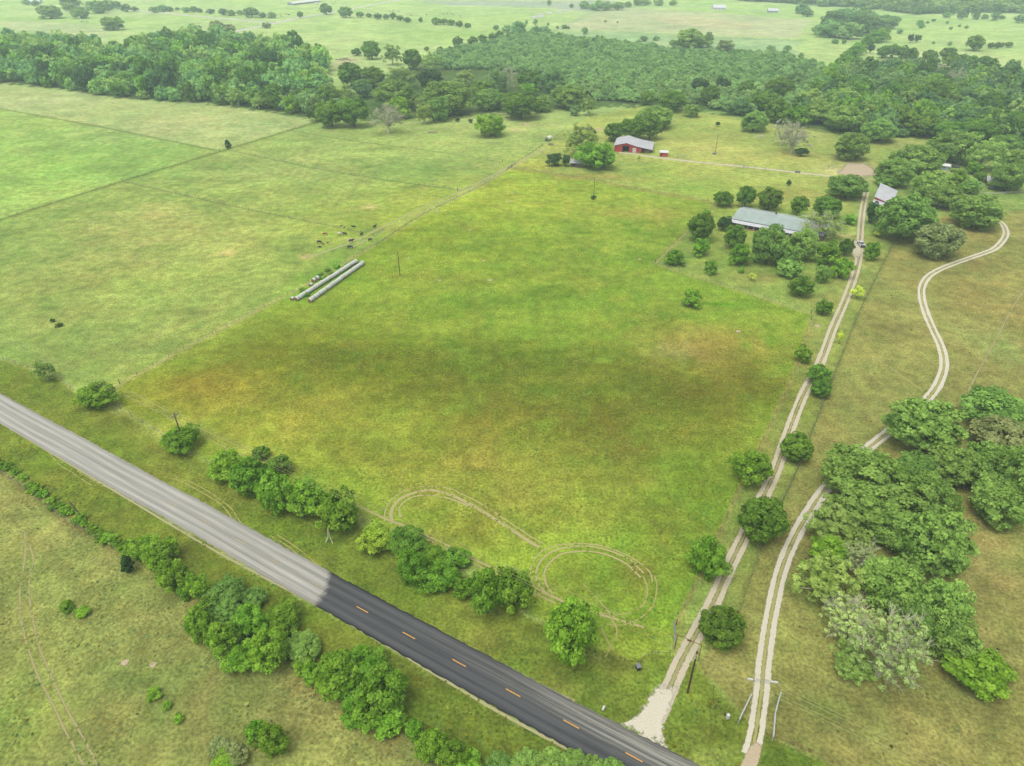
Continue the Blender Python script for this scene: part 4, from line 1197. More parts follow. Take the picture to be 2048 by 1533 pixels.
# --- compound on the right
GC = 'oaks round the buildings on the right'
for a in ((1703, 293, 73, 54, 'oak', "dome shaped oak at the bare paddock"), (1790, 345, 68, 57, 'oak', "oak above the white roofed shed, left of the compound"), (1834, 323, 100, 50, 'oak', "wide oak left of the small pale shed in the compound"), (1778, 363, 42, 26, 'oak', "low oak just behind the white roofed shed"), (1866, 370, 75, 56, 'oak', "oak in the middle of the compound"),
          (1890, 394, 70, 48, 'oak', "low oak right of the middle one in the compound"), (1908, 294, 88, 62, 'oak', "tall oak behind the dark parked car"), (1969, 308, 78, 66, 'light', "light green tree behind the grey roofed cabin"), (2013, 288, 55, 36, 'oak', "pale round tree at the upper right of the compound"), (2027, 320, 50, 46, 'oak', "grey green tree at the right edge above the cabin"),
          (1949, 336, 28, 26, 'lush', "small bright green tree left of the cabin"), (1916, 355, 40, 30, 'lush', "round green tree below the dark parked car"), (1943, 372, 38, 32, 'oak', "round pale oak at the end of the white rail fence"), (1961, 353, 24, 18, 'shade', "small dark tree against the cabin"), (2019, 355, 68, 58, 'oak', "large oak leaning over the grey roofed cabin"),
          (1748, 424, 29, 44, 'dark', "very dark narrow tree in front of the white roofed shed"), (1815, 436, 116, 96, 'oak', "huge spreading oak right of the gravel drive"), (1877, 480, 94, 74, 'olive', "big olive grey tree below the huge spreading oak"), (1956, 424, 105, 56, 'oak', "wide flat oak at the top end of the white winding drive")):
    T(*a[:5], 'tree', a[5], 'tree', GC)
T(1509, 243, 56, 42, 'oak', 'tree', "dome shaped oak beside a utility pole above the barn yard", 'tree')
T(1567, 262, 40, 50, 'bare', 'bare_tree', "tall bare grey tree behind the spreading bare one", 'tree')
T(1590, 276, 66, 54, 'bare', 'bare_tree', "spreading leafless pale grey tree in the barn yard", 'tree')
T(1604, 304, 26, 9, 'dark', 'bush', "flat dark bush at the foot of the bare grey tree", 'bush')
# --- barn trees
for a in ((1228, 263, 38, 33, 'shade', "dark tree touching the left of the red barn's group"), (1265, 256, 60, 40, 'shade', "big dark green tree right behind the red barn"), (1302, 252, 45, 46, 'shade', "dark tree behind the right side of the red barn"), (1308, 235, 72, 42, 'oak', "grey green oak at the back of the barn group"),
          (1163, 282, 68, 60, 'light', "tall light green tree behind the brown shack"), (1192, 311, 78, 54, 'lush', "lush green tree leaning over the brown shack"), (1175, 265, 36, 22, 'olive', "greyish twiggy crown at the top of the shack trees"), (1108, 318, 30, 26, 'dark', "small dark tree left of the brown shack"), (1132, 320, 17, 23, 'dark', "narrow dark tree against the brown shack")):
    T(*a[:5], 'tree', a[5], 'tree', 'trees round the barn and shack')
T(1384, 221, 34, 27, 'oak', 'tree', "round lone tree at the upper edge of the barn yard", 'tree')
T(1273, 249, 8, 7, 'dark', 'bush', "tiny dark bush beyond the red barn", 'bush')
T(1436, 248, 9, 9, 'dark', 'bush', "tiny round bush in the pasture above the barn lane", 'bush')
T(981, 250, 58, 46, 'lush', 'tree', "lone bushy green tree in the meadow below the thicket", 'tree')
T(455, 288, 15, 18, 'cedar', 'cedar_tree', "small dark lone evergreen where the pasture fences meet", 'tree')
T(774, 236, 64, 52, 'bare', 'bare_tree', "pale leafless tree at the lower edge of the wood belt", 'tree')
T(848, 226, 36, 42, 'light', 'tree', "slender pale green tree right of the pale leafless one", 'tree')
T(915, 240, 9, 8, 'dark', 'bush', "tiny dark bush in the meadow, left of a pair", 'bush')
T(941, 242, 9, 8, 'dark', 'bush', "tiny dark bush in the meadow, right of a pair", 'bush')
T(1017, 152, 30, 44, 'bare', 'bare_tree', "white stemmed leafless tree standing in the thicket edge", 'tree')
T(1187, 395, 12, 7, 'dark', 'bush', "scrubby dark bush round the foot of a field pole", 'bush')

# edge of the wood belt, placed one by one
GE = 'trees at the edge of the wood belt'
EDGE = [(660, 225, 60, 50, 'shade'), (705, 222, 62, 54, 'shade'), (630, 220, 36, 48, 'wood'), (877, 218, 48, 50, 'oak'), (798, 215, 42, 42, 'lush'), (790, 190, 92, 46, 'oak'), (892, 197, 104, 46, 'oak'), (978, 200, 65, 42, 'oak'), (1042, 208, 78, 46, 'shade'), (1083, 208, 38, 34, 'oak'), (1137, 194, 74, 48, 'oak'), (1176, 210, 32, 40, 'light'),
        (964, 177, 44, 28, 'shade'), (991, 162, 44, 45, 'wood'), (1058, 179, 34, 24, 'lush'), (1060, 158, 52, 32, 'shade'), (1103, 160, 48, 48, 'wood'), (860, 160, 48, 44, 'dark'), (803, 155, 66, 42, 'light'), (859, 122, 40, 36, 'light'), (824, 118, 38, 36, 'shade'), (784, 110, 40, 38, 'light'), (742, 99, 36, 32, 'shade'), (700, 148, 50, 44, 'shade'),
        (745, 153, 50, 36, 'shade'), (930, 158, 46, 34, 'light'), (690, 190, 44, 36, 'light'), (725, 178, 40, 36, 'wood'), (712, 104, 20, 12, 'shade'), (1150, 222, 18, 20, 'wood')]
CNT = {}
LOOK = {'shade': "dark green", 'oak': "grey green domed", 'light': "light yellow green", 'wood': "mid green", 'lush': "bright green", 'dark': "very dark", 'bare': "pale half leafless"}
for e in sorted(EDGE):
    nm = LOOK[e[4]]
    CNT[nm] = CNT.get(nm, -1) + 1
    T(*e, 'tree', "%s tree at the wood belt's meadow end, %s such from left" % (nm, ORD[CNT[nm]]), 'tree', GE)

# right hand wood: the front and its large crowns
GW = 'large trees along the front of the right hand wood'
CNT = {}
for e in sorted([(1760, 262, 70, 44, 'oak'), (1690, 238, 76, 52, 'oak'), (1640, 226, 70, 44, 'oak'), (1800, 236, 60, 50, 'shade'), (1750, 215, 70, 46, 'oak'), (1850, 250, 64, 40, 'shade'), (1900, 262, 60, 40, 'shade'), (1960, 258, 66, 44, 'shade'), (2020, 240, 60, 40, 'shade'), (1555, 220, 50, 42, 'shade'), (1595, 232, 46, 40, 'lush'),
          (1530, 200, 60, 40, 'shade'), (1620, 196, 50, 36, 'light'), (1690, 200, 60, 44, 'oak'), (1820, 190, 56, 46, 'shade'), (1870, 186, 60, 46, 'shade'), (1770, 175, 60, 40, 'wood'), (1930, 200, 60, 40, 'wood'), (1990, 205, 60, 40, 'shade'), (2035, 180, 40, 40, 'light'), (1480, 215, 46, 30, 'wood'), (1420, 190, 40, 34, 'shade'), (1400, 170, 36, 30, 'dark'),
          (1495, 178, 36, 30, 'shade'), (1445, 168, 30, 26, 'dark'), (1345, 200, 60, 34, 'shade'), (1560, 178, 60, 44, 'shade'), (1660, 165, 36, 28, 'wood'), (1910, 155, 44, 36, 'bare'), (1965, 165, 40, 36, 'light'), (1880, 140, 36, 26, 'bare'), (1295, 195, 24, 26, 'shade'), (2030, 215, 44, 40, 'wood'), (1590, 160, 40, 30, 'wood')]):
    nm = LOOK[e[4]]
    CNT[nm] = CNT.get(nm, -1) + 1
    T(*e, 'tree', "%s tree in the wood beyond the barn yard, %s such from left" % (nm, ORD[CNT[nm]]), 'tree', GW)

# hedgerow running away through the right
row([(1637, 175, 40, 30, 'lush'), (1660, 155, 44, 34, 'lush'), (1668, 140, 36, 28, 'lush'), (1688, 125, 36, 28, 'lush'), (1704, 110, 36, 26, 'lush'), (1718, 97, 32, 24, 'lush'), (1735, 84, 30, 22, 'lush'), (1750, 74, 34, 22, 'lush'), (1766, 70, 32, 26, 'lush'), (1742, 96, 16, 18, 'dark')], 'tree', "bright green tree of the hedgerow running away up the right, %s from its near end", 'tree', 'trees of the hedgerow on the right')
FARG = 'scattered trees in the far pastures'
far_rows = [
    ([(1768, 103, 26, 22), (1788, 101, 26, 24), (1806, 104, 26, 22), (1824, 109, 26, 22), (1860, 112, 30, 22), (1898, 108, 32, 24), (1898, 122, 24, 16), (1925, 118, 28, 18), (1945, 122, 32, 20), (1972, 128, 44, 24), (1955, 136, 24, 16)], 'shade', "dark tree of the far hedge on the right, %s from the left"),
    ([(1760, 133, 22, 16), (1776, 134, 24, 16), (1812, 136, 30, 22), (1836, 143, 36, 20), (1856, 150, 26, 16), (1890, 146, 26, 22)], 'shade', "dark tree of the nearer far hedge on the right, %s from the left"),
    ([(1952, 85, 34, 27)], 'shade', "big lone round tree in the far right pasture"),
    ([(1982, 91, 12, 10), (1994, 91, 14, 11), (2004, 90, 9, 9), (2018, 89, 16, 5)], 'shade', "small bush right of the big lone tree, %s from the left"),
    ([(1822, 76, 12, 16), (1836, 77, 13, 14)], 'dark', "small dark upright tree in the far right pasture, %s of two"),
    ([(1841, 46, 15, 12), (1843, 53, 12, 8), (1855, 45, 6, 5), (1867, 41, 8, 4), (1895, 45, 6, 5), (1902, 57, 7, 6), (1919, 52, 6, 5), (1933, 55, 7, 6), (1800, 63, 12, 10), (1900, 88, 8, 8), (1867, 86, 6, 5)], 'wood', "tiny bush scattered in the far right pasture, %s of the group"),
    ([(1925, 30, 18, 17), (1953, 31, 14, 17), (1992, 33, 17, 17), (1970, 34, 14, 9), (2005, 36, 10, 7), (1895, 30, 16, 12), (2040, 38, 20, 16)], 'wood', "round tree standing before the far right wood, %s from the left"),
    ([(1380, 77, 58, 28), (1405, 83, 40, 24), (1352, 88, 18, 14), (1344, 86, 12, 10)], 'oak', "dark domed oak on the far edge of the thicket, %s of the clump"),
    ([(1450, 94, 34, 26)], 'olive', "pale greyish tree at the far edge of the thicket"),
    ([(1288, 78, 16, 10), (1312, 77, 12, 9), (1308, 92, 14, 9), (1418, 75, 16, 20)], 'wood', "small bush on the far edge of the thicket, %s from the left"),
    ([(1542, 97, 16, 9), (1576, 96, 16, 10), (1602, 112, 12, 12), (1671, 83, 14, 10), (1688, 84, 8, 10), (1648, 66, 12, 10)], 'wood', "small bush in the far meadow beyond the thicket, %s from the left"),
    ([(1170, 62, 14, 13), (1129, 54, 12, 6), (1137, 56, 6, 5), (1115, 55, 6, 5), (1096, 49, 5, 6), (1211, 43, 5, 4), (1235, 45, 4, 3), (1071, 44, 9, 12), (1053, 45, 6, 9)], 'wood', "tiny bush dotted over the far green field, %s of the group"),
    ([(915, 84, 20, 18), (945, 82, 22, 14), (965, 77, 20, 14), (985, 74, 18, 14), (1000, 70, 16, 14), (880, 98, 12, 8), (853, 98, 10, 8)], 'shade', "dark tree of the short hedge beyond the thicket, %s from the left"),
    ([(1036, 58, 34, 28), (1014, 58, 18, 14), (992, 56, 12, 9), (1018, 70, 10, 12), (1072, 60, 22, 10), (1090, 60, 22, 12)], 'wood', "tree of the clump at the far left corner of the thicket, %s"),
    ([(652, 18, 22, 18)], 'shade', "dark round tree beside the far gravel road"), ([(691, 24, 27, 18)], 'shade', "dark domed tree right of the far gravel road"),
    ([(600, 29, 12, 12)], 'shade', "small dark tree at the edge of the far gravel road, left of the round one"), ([(224, 47, 42, 20)], 'oak', "lone dark oak clump in the far left pasture"),
    ([(436, 57, 34, 22), (458, 58, 22, 18), (432, 50, 26, 14)], 'olive', "brownish tree at the bend of the far gravel road, %s of three"), ([(533, 51, 18, 7)], 'olive', "brown brush clump beside the far gravel road"),
    ([(250, 17, 20, 14), (268, 18, 14, 9), (308, 20, 18, 10), (325, 17, 20, 11), (340, 19, 14, 9), (354, 18, 9, 6), (372, 20, 16, 10), (388, 19, 16, 11), (400, 22, 10, 8), (421, 23, 16, 9), (446, 24, 20, 12), (462, 26, 18, 9), (480, 26, 14, 9), (502, 25, 30, 17), (525, 31, 16, 10), (543, 31, 18, 11)], 'wood', "small tree along the far lane at the upper left, %s from the left"),
    ([(98, 24, 42, 22), (112, 28, 26, 14), (52, 5, 16, 10), (70, 7, 16, 8), (138, 14, 26, 16), (160, 26, 34, 16), (168, 30, 14, 12), (192, 14, 40, 24), (215, 12, 24, 20), (232, 10, 20, 16), (140, 3, 40, 10)], 'oak', "oak of the farmstead grove at the far left, %s of the grove"),
    ([(755, 33, 16, 9), (772, 34, 14, 8), (786, 32, 14, 12), (800, 36, 16, 8), (815, 40, 14, 6), (841, 40, 9, 9), (872, 42, 20, 12), (888, 43, 16, 11), (902, 45, 16, 10), (918, 48, 16, 8), (935, 51, 14, 6), (720, 29, 16, 6), (738, 31, 12, 6)], 'shade', "dark bush of the far hedge behind the pastures, %s"),
    ([(1098, 6, 8, 10), (1143, 12, 9, 9), (1169, 11, 20, 14), (1196, 12, 26, 18), (1214, 13, 20, 16), (1236, 12, 26, 16), (1256, 10, 16, 10), (1184, 16, 14, 8), (1276, 5, 20, 10), (1292, 5, 18, 8), (1318, 5, 20, 8), (1346, 6, 16, 8)], 'oak', "dark tree before the far ploughed field, %s from the left"),
    ([(1670, 44, 60, 24), (1710, 50, 60, 28), (1660, 58, 50, 26), (1700, 62, 50, 24), (1740, 46, 60, 26), (1775, 44, 40, 24), (1690, 34, 50, 20), (1725, 28, 40, 22), (1640, 60, 30, 16), (1790, 40, 24, 14), (1605, 18, 30, 16), (1615, 26, 22, 12)], 'wood', "tree of the dense far grove in the upper right, %s"),
]
for items, kind, phrase in far_rows:
    for i, it in enumerate(items):
        lab = phrase % ORD[min(i, 19)] if '%s' in phrase else phrase
        T(*it, kind, 'tree' if it[2] > 17 else 'bush', lab, 'tree' if it[2] > 17 else 'bush', FARG)  # split by width alone: narrow far trees are named bush as well


# ------------------------------------------------------------------ masses: wood belt, thicket, far wood
def scatter(poly_px, spacing, seed, jit=0.42, warp=0.0):
    P = world_pts(poly_px)
    x0, y0 = P.min(0); x1, y1 = P.max(0)
    rg = np.random.default_rng(seed)
    xs = np.arange(x0, x1, spacing); yy = np.arange(y0, y1, spacing * .88)
    X, Y = np.meshgrid(xs, yy)
    X[1::2] += spacing / 2
    X = X + rg.uniform(-jit, jit, X.shape) * spacing; Y = Y + rg.uniform(-jit, jit, Y.shape) * spacing
    x, y = X.ravel(), Y.ravel()
    m = in_poly(x, y, P)
    x, y = x[m], y[m]
    f = np.array(FOOT)
    keep = np.ones(len(x), bool)
    for i in range(len(x)):
        d = np.hypot(f[:, 0] - x[i], f[:, 1] - y[i])
        keep[i] = not (d < f[:, 2] * 0.85).any()
    return x[keep], y[keep], rg


def in_view(x, y, marg=30):
    zc = depth(x, y, 3.0)
    u = CX + F_PX * x / zc
    return (np.abs(u - CX) < CX + marg)


def merged(name, kinds, lod, x, y, R, B, rg, label, tint_spread=0.25):
    """one mass of crowns; kinds is a list from which each crown takes its shape and leaf colour"""
    Vs, Fs, Ts, Ms = [], [], [], []
    off = 0
    mk = sorted(set(KINDS[k]['mat'] for k in kinds))
    for i in range(len(x)):
        kind = kinds[rg.integers(len(kinds))]
        cz = KINDS[kind]['cz']
        V, F, Tt, C = crown_arr(kind, lod, i % NVAR[lod])
        a = rg.uniform(0, 6.28); ca, sa = math.cos(a), math.sin(a)
        W = np.empty_like(V)
        W[:, 0] = (V[:, 0] * ca - V[:, 1] * sa) * R[i] + x[i]
        W[:, 1] = (V[:, 0] * sa + V[:, 1] * ca) * R[i] + y[i]
        W[:, 2] = (V[:, 2] + cz) * B[i]
        Vs.append(W); Fs.append(F + off); off += len(V)
        Ts.append(np.clip(Tt + rg.normal(0, tint_spread), 0, 1))
        Ms.append(np.full(len(F), mk.index(KINDS[kind]['mat'])))
    me = np_mesh(name, np.vstack(Vs), np.vstack(Fs), [M[m] for m in mk], {"tint": np.concatenate(Ts)}, mat_idx=np.concatenate(Ms))
    return tag(obj(name, me), label, kind='stuff')


# belt of mixed trees, upper left
x, y, rg = scatter(WOOD_G, 12.0, 5)
m = in_view(x, y); x, y = x[m], y[m]
o_ = np.argsort(y); x, y = x[o_], y[o_]
WK = ['wood', 'wood', 'oak', 'shade', 'wood', 'shade', 'lush', 'light', 'oak', 'wood', 'shade', 'mound', 'dark', 'oak', 'light']
NB = 40
for i in range(min(NB, len(x))):
    R = rg.uniform(4.8, 8.0); B = R * rg.uniform(.75, 1.2)
    make_tree('tree', WK[rg.integers(len(WK))], float(x[i]), float(y[i]), float(R), float(B), 1 if i < 40 else 2, "leafy tree in the dense wood belt beyond the hay meadow", 'woodland tree', 'trees of the dense wood belt beyond the hay meadow')
if len(x) > NB:
    R = 5.0 + 5.0 * rg.uniform(0, 1, len(x)) ** 1.5; B = R * rg.uniform(.7, 1.4, len(x))
    merged('woodland', WK, 2, x[NB:], y[NB:], R[NB:], B[NB:], rg, "farther crowns of the dense wood belt merging into one canopy", 0.22)

# thicket of low mounded brush
TH = [(880, 110), (930, 98), (1010, 84), (1060, 72), (1230, 88), (1330, 104), (1450, 112), (1560, 114), (1640, 138), (1665, 150), (1640, 205), (1560, 235), (1480, 226), (1330, 208), (1200, 205), (1150, 180), (1080, 150), (960, 140), (890, 140), (860, 120)]
x, y, rg = scatter(TH, 9.4, 9, 0.40)
o_ = np.argsort(y); x, y = x[o_], y[o_]
NT = 290
R = rg.uniform(3.9, 6.2, len(x)); B = R * rg.uniform(.72, 1.0, len(x))
for i in range(min(NT, len(x))):
    make_tree('thicket_shrub', 'mound', float(x[i]), float(y[i]), float(R[i]), float(B[i]), 2, "rounded low shrub in the dense thicket beyond the red barn", 'shrub', 'rounded shrubs of the dense thicket')
if len(x) > NT:
    merged('thicket', ['mound'], 2, x[NT:], y[NT:], R[NT:], B[NT:], rg, "sea of rounded low shrubs filling the land behind the red barn")
print("thicket", len(x))

# mixed brush of the right hand wood
RW = [(1660, 160), (1700, 140), (1800, 142), (1900, 150), (2000, 158), (2300, 165), (2300, 300), (2048, 300), (1980, 280), (1880, 276), (1740, 276), (1640, 252), (1560, 236), (1640, 205)]
x, y, rg = scatter(RW, 10.6, 12, 0.45)
m = in_view(x, y, 60); x, y = x[m], y[m]
R = 4.0 + 4.5 * rg.uniform(0, 1, len(x)) ** 1.7; B = R * rg.uniform(.75, 1.2, len(x))
merged('undergrowth', ['wood', 'mound', 'oak', 'wood', 'mound', 'shade', 'wood', 'light', 'lush'], 2, x, y, R, B, rg, "mixed brush filling the ground between the large trees of the right hand wood", 0.28)
print("right wood", len(x))
# far wood on the upper right horizon
FW = [(1440, -2), (1500, 4), (1560, 6), (1640, 14), (1700, 16), (1760, 20), (1830, 30), (1900, 28), (1960, 26), (2100, 28), (2100, -30), (1400, -30)]
x, y, rg = scatter(FW, 19.0, 15, 0.45)
m = in_view(x, y, 20); x, y = x[m], y[m]
R = rg.uniform(8, 14, len(x)); B = R * rg.uniform(.55, .85, len(x))
merged('far_wood', ['oak', 'wood', 'shade'], 2, x, y, R, B, rg, "hazy wood closing the view at the upper right", 0.3)
print("far wood", len(x))
# scattered far hedges behind the top pastures
FH = [(-100, -14), (1440, -14), (1440, -30), (-100, -30)]
x, y, rg = scatter(FH, 40.0, 16, 0.5)
R = rg.uniform(8, 14, len(x)); B = R * rg.uniform(.55, .85, len(x))
m = in_view(x, y, 20) & (rg.uniform(0, 1, len(x)) < .4)
merged('far_wood', ['oak', 'wood'], 2, x[m], y[m], R[m], B[m], rg, "hazy woods beyond the top edge of the pastures", 0.3)

# ------------------------------------------------------------------ oak grove on the near right
GO = 'trees of the grove on the near right'
for a in ((1850, 852, 124, 108, 'oak', "dark wide oak at the upper left tip of the near right grove"), (1990, 822, 118, 66, 'oak', "oak at the top edge of the near right grove"), (2000, 868, 104, 66, 'olive', "pale greyish oak in the upper right of the near grove"), (1905, 932, 92, 80, 'oak', "grey green oak in the middle of the near grove's upper part"),
          (1994, 937, 114, 100, 'oak', "large greyish oak at the right frame edge of the near grove"), (2000, 1005, 104, 90, 'oak', "oak at the right frame edge above the brown ground"), (2060, 960, 100, 140, 'oak', "oak cut by the right frame edge in the near grove"), (1733, 953, 152, 120, 'oak', "huge spreading oak crown reaching over the white gravel drive"), (1836, 944, 80, 70, 'oak', "oak crown behind the huge spreading one in the near grove"),
          (1748, 1014, 130, 78, 'oak', "bright green oak crown below the huge spreading one"), (1857, 998, 106, 100, 'oak', "round oak crown in the centre of the near grove"), (1795, 1062, 92, 84, 'oak', "oak crown beside the light yellow tree in the near grove"), (1872, 1092, 124, 138, 'oak', "big clumpy oak on the right flank of the near grove"),
          (1783, 1168, 112, 104, 'oak', "clumpy oak between the light trees and the right flank"), (1885, 1212, 98, 106, 'oak', "oak below the big clumpy one on the right flank"), (1828, 1254, 74, 86, 'oak', "oak behind the pale branching tree"), (1905, 1272, 98, 96, 'oak', "oak near the lower right point of the near grove"), (1962, 1342, 106, 76, 'lush', "bright green low oak at the lower right tip of the near grove"),
          (1676, 1050, 112, 82, 'light', "light yellow green tree hanging over the white drive"), (1656, 1158, 108, 102, 'light', "light yellow green tree nearest the white drive, lower of two"), (1660, 1097, 76, 56, 'lush', "mid green crown between the two light yellow trees"), (1722, 1118, 62, 64, 'pale', "small light crown against the oaks of the near grove"),
          (1700, 1245, 94, 92, 'pale', "pale twiggy tree left of the large pale branching one"), (1780, 1300, 116, 140, 'pale', "large pale branching tree with thin new leaves at the foot of the grove"), (1706, 1328, 80, 72, 'light', "green leafy tree under the pale branching one")):
    T(a[0], a[1], a[2] * 1.1, a[3] * 1.08, a[4], 'tree', a[5], 'tree', GO)

# ------------------------------------------------------------------ tufts of taller grass
def tufts(name, n, region, hmin, hmax, seed, label, gain=1.0, maxd=320):
    rg = np.random.default_rng(seed)
    P = world_pts(region)
    x0, y0 = P.min(0); x1, y1 = P.max(0)
    x = rg.uniform(x0, x1, n * 4); y = rg.uniform(y0, y1, n * 4)
    m = in_poly(x, y, P) & in_view(x, y, 60) & (y < maxd)
    dens = fbm(x, y, 9, seed, 3)
    m &= rg.uniform(0, 1, len(x)) < sstep(0.32, 0.62, dens)
    for px, hw in ((D1, 2.0), (D2, 1.8)):
        m &= dist_line(x, y, world_pts(px), 4) > hw
    m &= ~in_poly(x, y, mw)
    n_r = (np.stack([x, y], 1) - R_O) @ R_N
    m &= np.abs(n_r) > HALF_ROAD + 0.4
    x, y = x[m][:n], y[m][:n]
    k = 5
    c = ground_col(x, y)
    n = len(x)
    rad = rg.uniform(.16, .42, n); h = rg.uniform(hmin, hmax, n) * rad / .42
    ang = rg.uniform(0, 6.28, (n, 1)) + np.arange(k)[None] * 6.283 / k + rg.uniform(-.3, .3, (n, k))
    rr = rad[:, None] * rg.uniform(.55, 1.35, (n, k))
    ring = np.stack([x[:, None] + rr * np.cos(ang), y[:, None] + rr * np.sin(ang), np.zeros((n, k))], -1)
    tip = np.stack([x + rg.normal(0, .08, n), y + rg.normal(0, .08, n), h], -1)
    V = np.concatenate([ring, tip[:, None]], 1).reshape(-1, 3)
    base = np.arange(n)[:, None] * (k + 1)
    F = np.stack([base + np.arange(k), base + (np.arange(k) + 1) % k, np.broadcast_to(base + k, (n, k))], -1).reshape(-1, 3)
    f = gain * 1.08 * np.exp(rg.normal(0, .20, (n, 1)))
    hue = rg.normal(0, 1, (n, 1)) * np.array([.012, .001, -.003])
    cc = np.clip(c * f + hue, 0.004, .6)
    C = np.repeat(cc, k + 1, 0)
    return tag(obj(name, np_mesh(name, V, F, [M['tuft']], cols=C)), label, kind='stuff')


tufts("meadow_tufts", 42000, FIELD_A, .07, .22, 31, "uneven clumps of taller grass all over the central field")
tufts("verge_tufts", 16000, VERGE_UP, .08, .26, 32, "longer grass on the verge between road and field")
tufts("verge_tufts", 10000, VERGE_LOW, .08, .28, 33, "longer grass on the near verge below the road")
tufts("pasture_tufts", 15000, PAST_LOW, .06, .16, 34, "short grazed clumps in the lower left pasture")
tufts("pasture_tufts", 18000, PAST_R, .06, .16, 35, "short grazed clumps in the brownish right pasture")

tufts("dark_weeds", 420, PAST_R, .15, .4, 36, "small dark weeds and dung spots dotted over the right pasture", .38, 420)
tufts("dark_weeds", 160, PAST_LOW, .15, .4, 37, "small dark weeds dotted over the lower left pasture", .45)

# ------------------------------------------------------------------ fences
POST = {}


def post_mesh(kind):
    if kind not in POST:
        r, h, m = {'wood': (.075, 1.35, 'grey_wood'), 'pipe': (.05, 1.35, 'rust_pipe'), 'white': (.08, 1.25, 'pale_board'), 'corner': (.13, 1.7, 'wood')}[kind]
        POST[kind] = MB().tube([(0, 0, -.05), (0, 0, h)], [r, r * .9], 6).mesh("post", M[m])
    return POST[kind]


def fence(px, label, spacing=6.0, kind='wood', wires=(0.4, 0.75, 1.1), wire_r=.008, wmat='steel', group='wire fences between the pastures', name='wire_fence'):
    P = world_pts(px)
    e = empty(name, (P[0][0], P[0][1], 0))
    tag(e, label, 'fence', group)
    Q = resample(P, spacing)
    rr = random.Random(len(px) * 31 + int(P[0][0]))
    for i, q in enumerate(Q):
        corner = i in (0, len(Q) - 1)
        o = obj("post", post_mesh('corner' if corner and kind == 'wood' else kind), e)
        o.location = (q[0] - P[0][0], q[1] - P[0][1], 0)
        o.rotation_euler = (rr.gauss(0, .03), rr.gauss(0, .03), rr.uniform(0, 3))
        o.scale = (1, 1, rr.uniform(.92, 1.06))
    for z in wires:
        mb = MB()
        mb.tube([(q[0] - P[0][0], q[1] - P[0][1], z) for q in Q], wire_r, 3, cap=False)
        mb.build("wire" if wire_r < .03 else "rail", M[wmat], e)
    return e


fence([(0, 440), (245, 363), (455, 299), (640, 243)], "long wire fence along the grassy bank at the upper left", 9)
fence([(0, 218), (200, 254), (410, 297), (440, 303)], "wire fence between the cut hay meadow and the bright green one", 11)
fence([(245, 363), (430, 405), (560, 432), (700, 460), (722, 468)], "wire fence crossing the left pasture towards the cattle", 9)
fence([(455, 300), (620, 335), (780, 362), (915, 380)], "wire fence from the lone evergreen to the cattle lane", 9)
fence([(585, 262), (690, 280), (880, 305), (1005, 325)], "faint wire fence below the leafless tree at the wood edge", 11)
fence([(240, 768), (400, 682), (585, 585), (750, 490), (850, 427), (960, 373), (1022, 334), (1085, 292)], "wire fence along the left side of the central field, past the hay bales", 6)
fence([(1024, 336), (1110, 349), (1180, 359), (1260, 376), (1415, 403)], "wire fence along the top of the central field", 8)
fence([(1428, 410), (1372, 465), (1310, 527)], "wire fence down the left side of the house yard", 6)
fence([(1310, 527), (1400, 558), (1500, 588), (1622, 628)], "wire fence along the lower side of the house yard", 6)
fence([(1622, 640), (1590, 742), (1545, 842), (1500, 932), (1450, 1042), (1390, 1172), (1352, 1250)], "wire fence left of the gravel drive", 5)
fence([(1790, 480), (1725, 610), (1692, 690), (1652, 790), (1602, 920), (1562, 1010), (1520, 1100), (1475, 1230)], "wire fence right of the gravel drive", 5)
fence([(1308, 306), (1345, 315), (1400, 326), (1480, 335), (1530, 340)], "fence along the barn lane right of the small red shed", 6)
fence([(1656, 338), (1672, 318), (1692, 300)], "fence at the left side of the bare paddock", 5)
fence([(0, 945), (60, 985), (130, 1040), (250, 1110)], "old overgrown wire fence at the far left of the near roadside", 5, 'wood')
fence([(-40, 705), (110, 752), (150, 782), (235, 815), (300, 855), (380, 905), (440, 940)], "roadside wire fence at the left, under the small dark trees", 6)
fence([(1340, 1309), (1316, 1306), (1291, 1308), (1279, 1332), (1262, 1328), (1240, 1320), (1212, 1312)], "dark pipe fence curving left from the entrance gate to the black bin", 3.2, 'pipe', (.5, 1.2), .03, 'rust_pipe', name='pipe_fence', group='pipe fences at the entrances')
fence([(1396, 1322), (1411, 1353), (1430, 1385), (1426, 1408)], "thin fence right of the near utility pole", 3.5, 'pipe', (.5, 1.1), .012, 'rust_pipe', name='pipe_fence', group='pipe fences at the entrances')
fence([(1548, 1475), (1572, 1485), (1600, 1499)], "dark pipe fence at the bottom, right of the white entrance wings", 3.2, 'pipe', (.6, 1.25), .04, 'rust_pipe', name='pipe_fence', group='pipe fences at the entrances')
fence([(1600, 1499), (1700, 1540), (1800, 1580)], "wire fence leaving the bottom edge on the right", 5, 'pipe', (.4, .8, 1.2), .01, 'rust_pipe', name='pipe_fence', group='pipe fences at the entrances')
fence([(1950, 384), (1968, 390), (2000, 389), (2048, 386), (2120, 382)], "white rail fence on the right below the cabin", 2.6, 'white', (.45, .8, 1.15), .05, 'white', name='rail_fence', group='white rail fences')
fence([(1110, 62), (1180, 28), (1245, 14)], "distant dark fence line beside the white wrapped bales", 14)
fence([(1240, 64), (1400, 75), (1600, 82)], "distant fence line across the far green field", 14)
fence([(1900, 150), (1800, 138), (1700, 128)], "distant fence line below the far right hedge", 14)


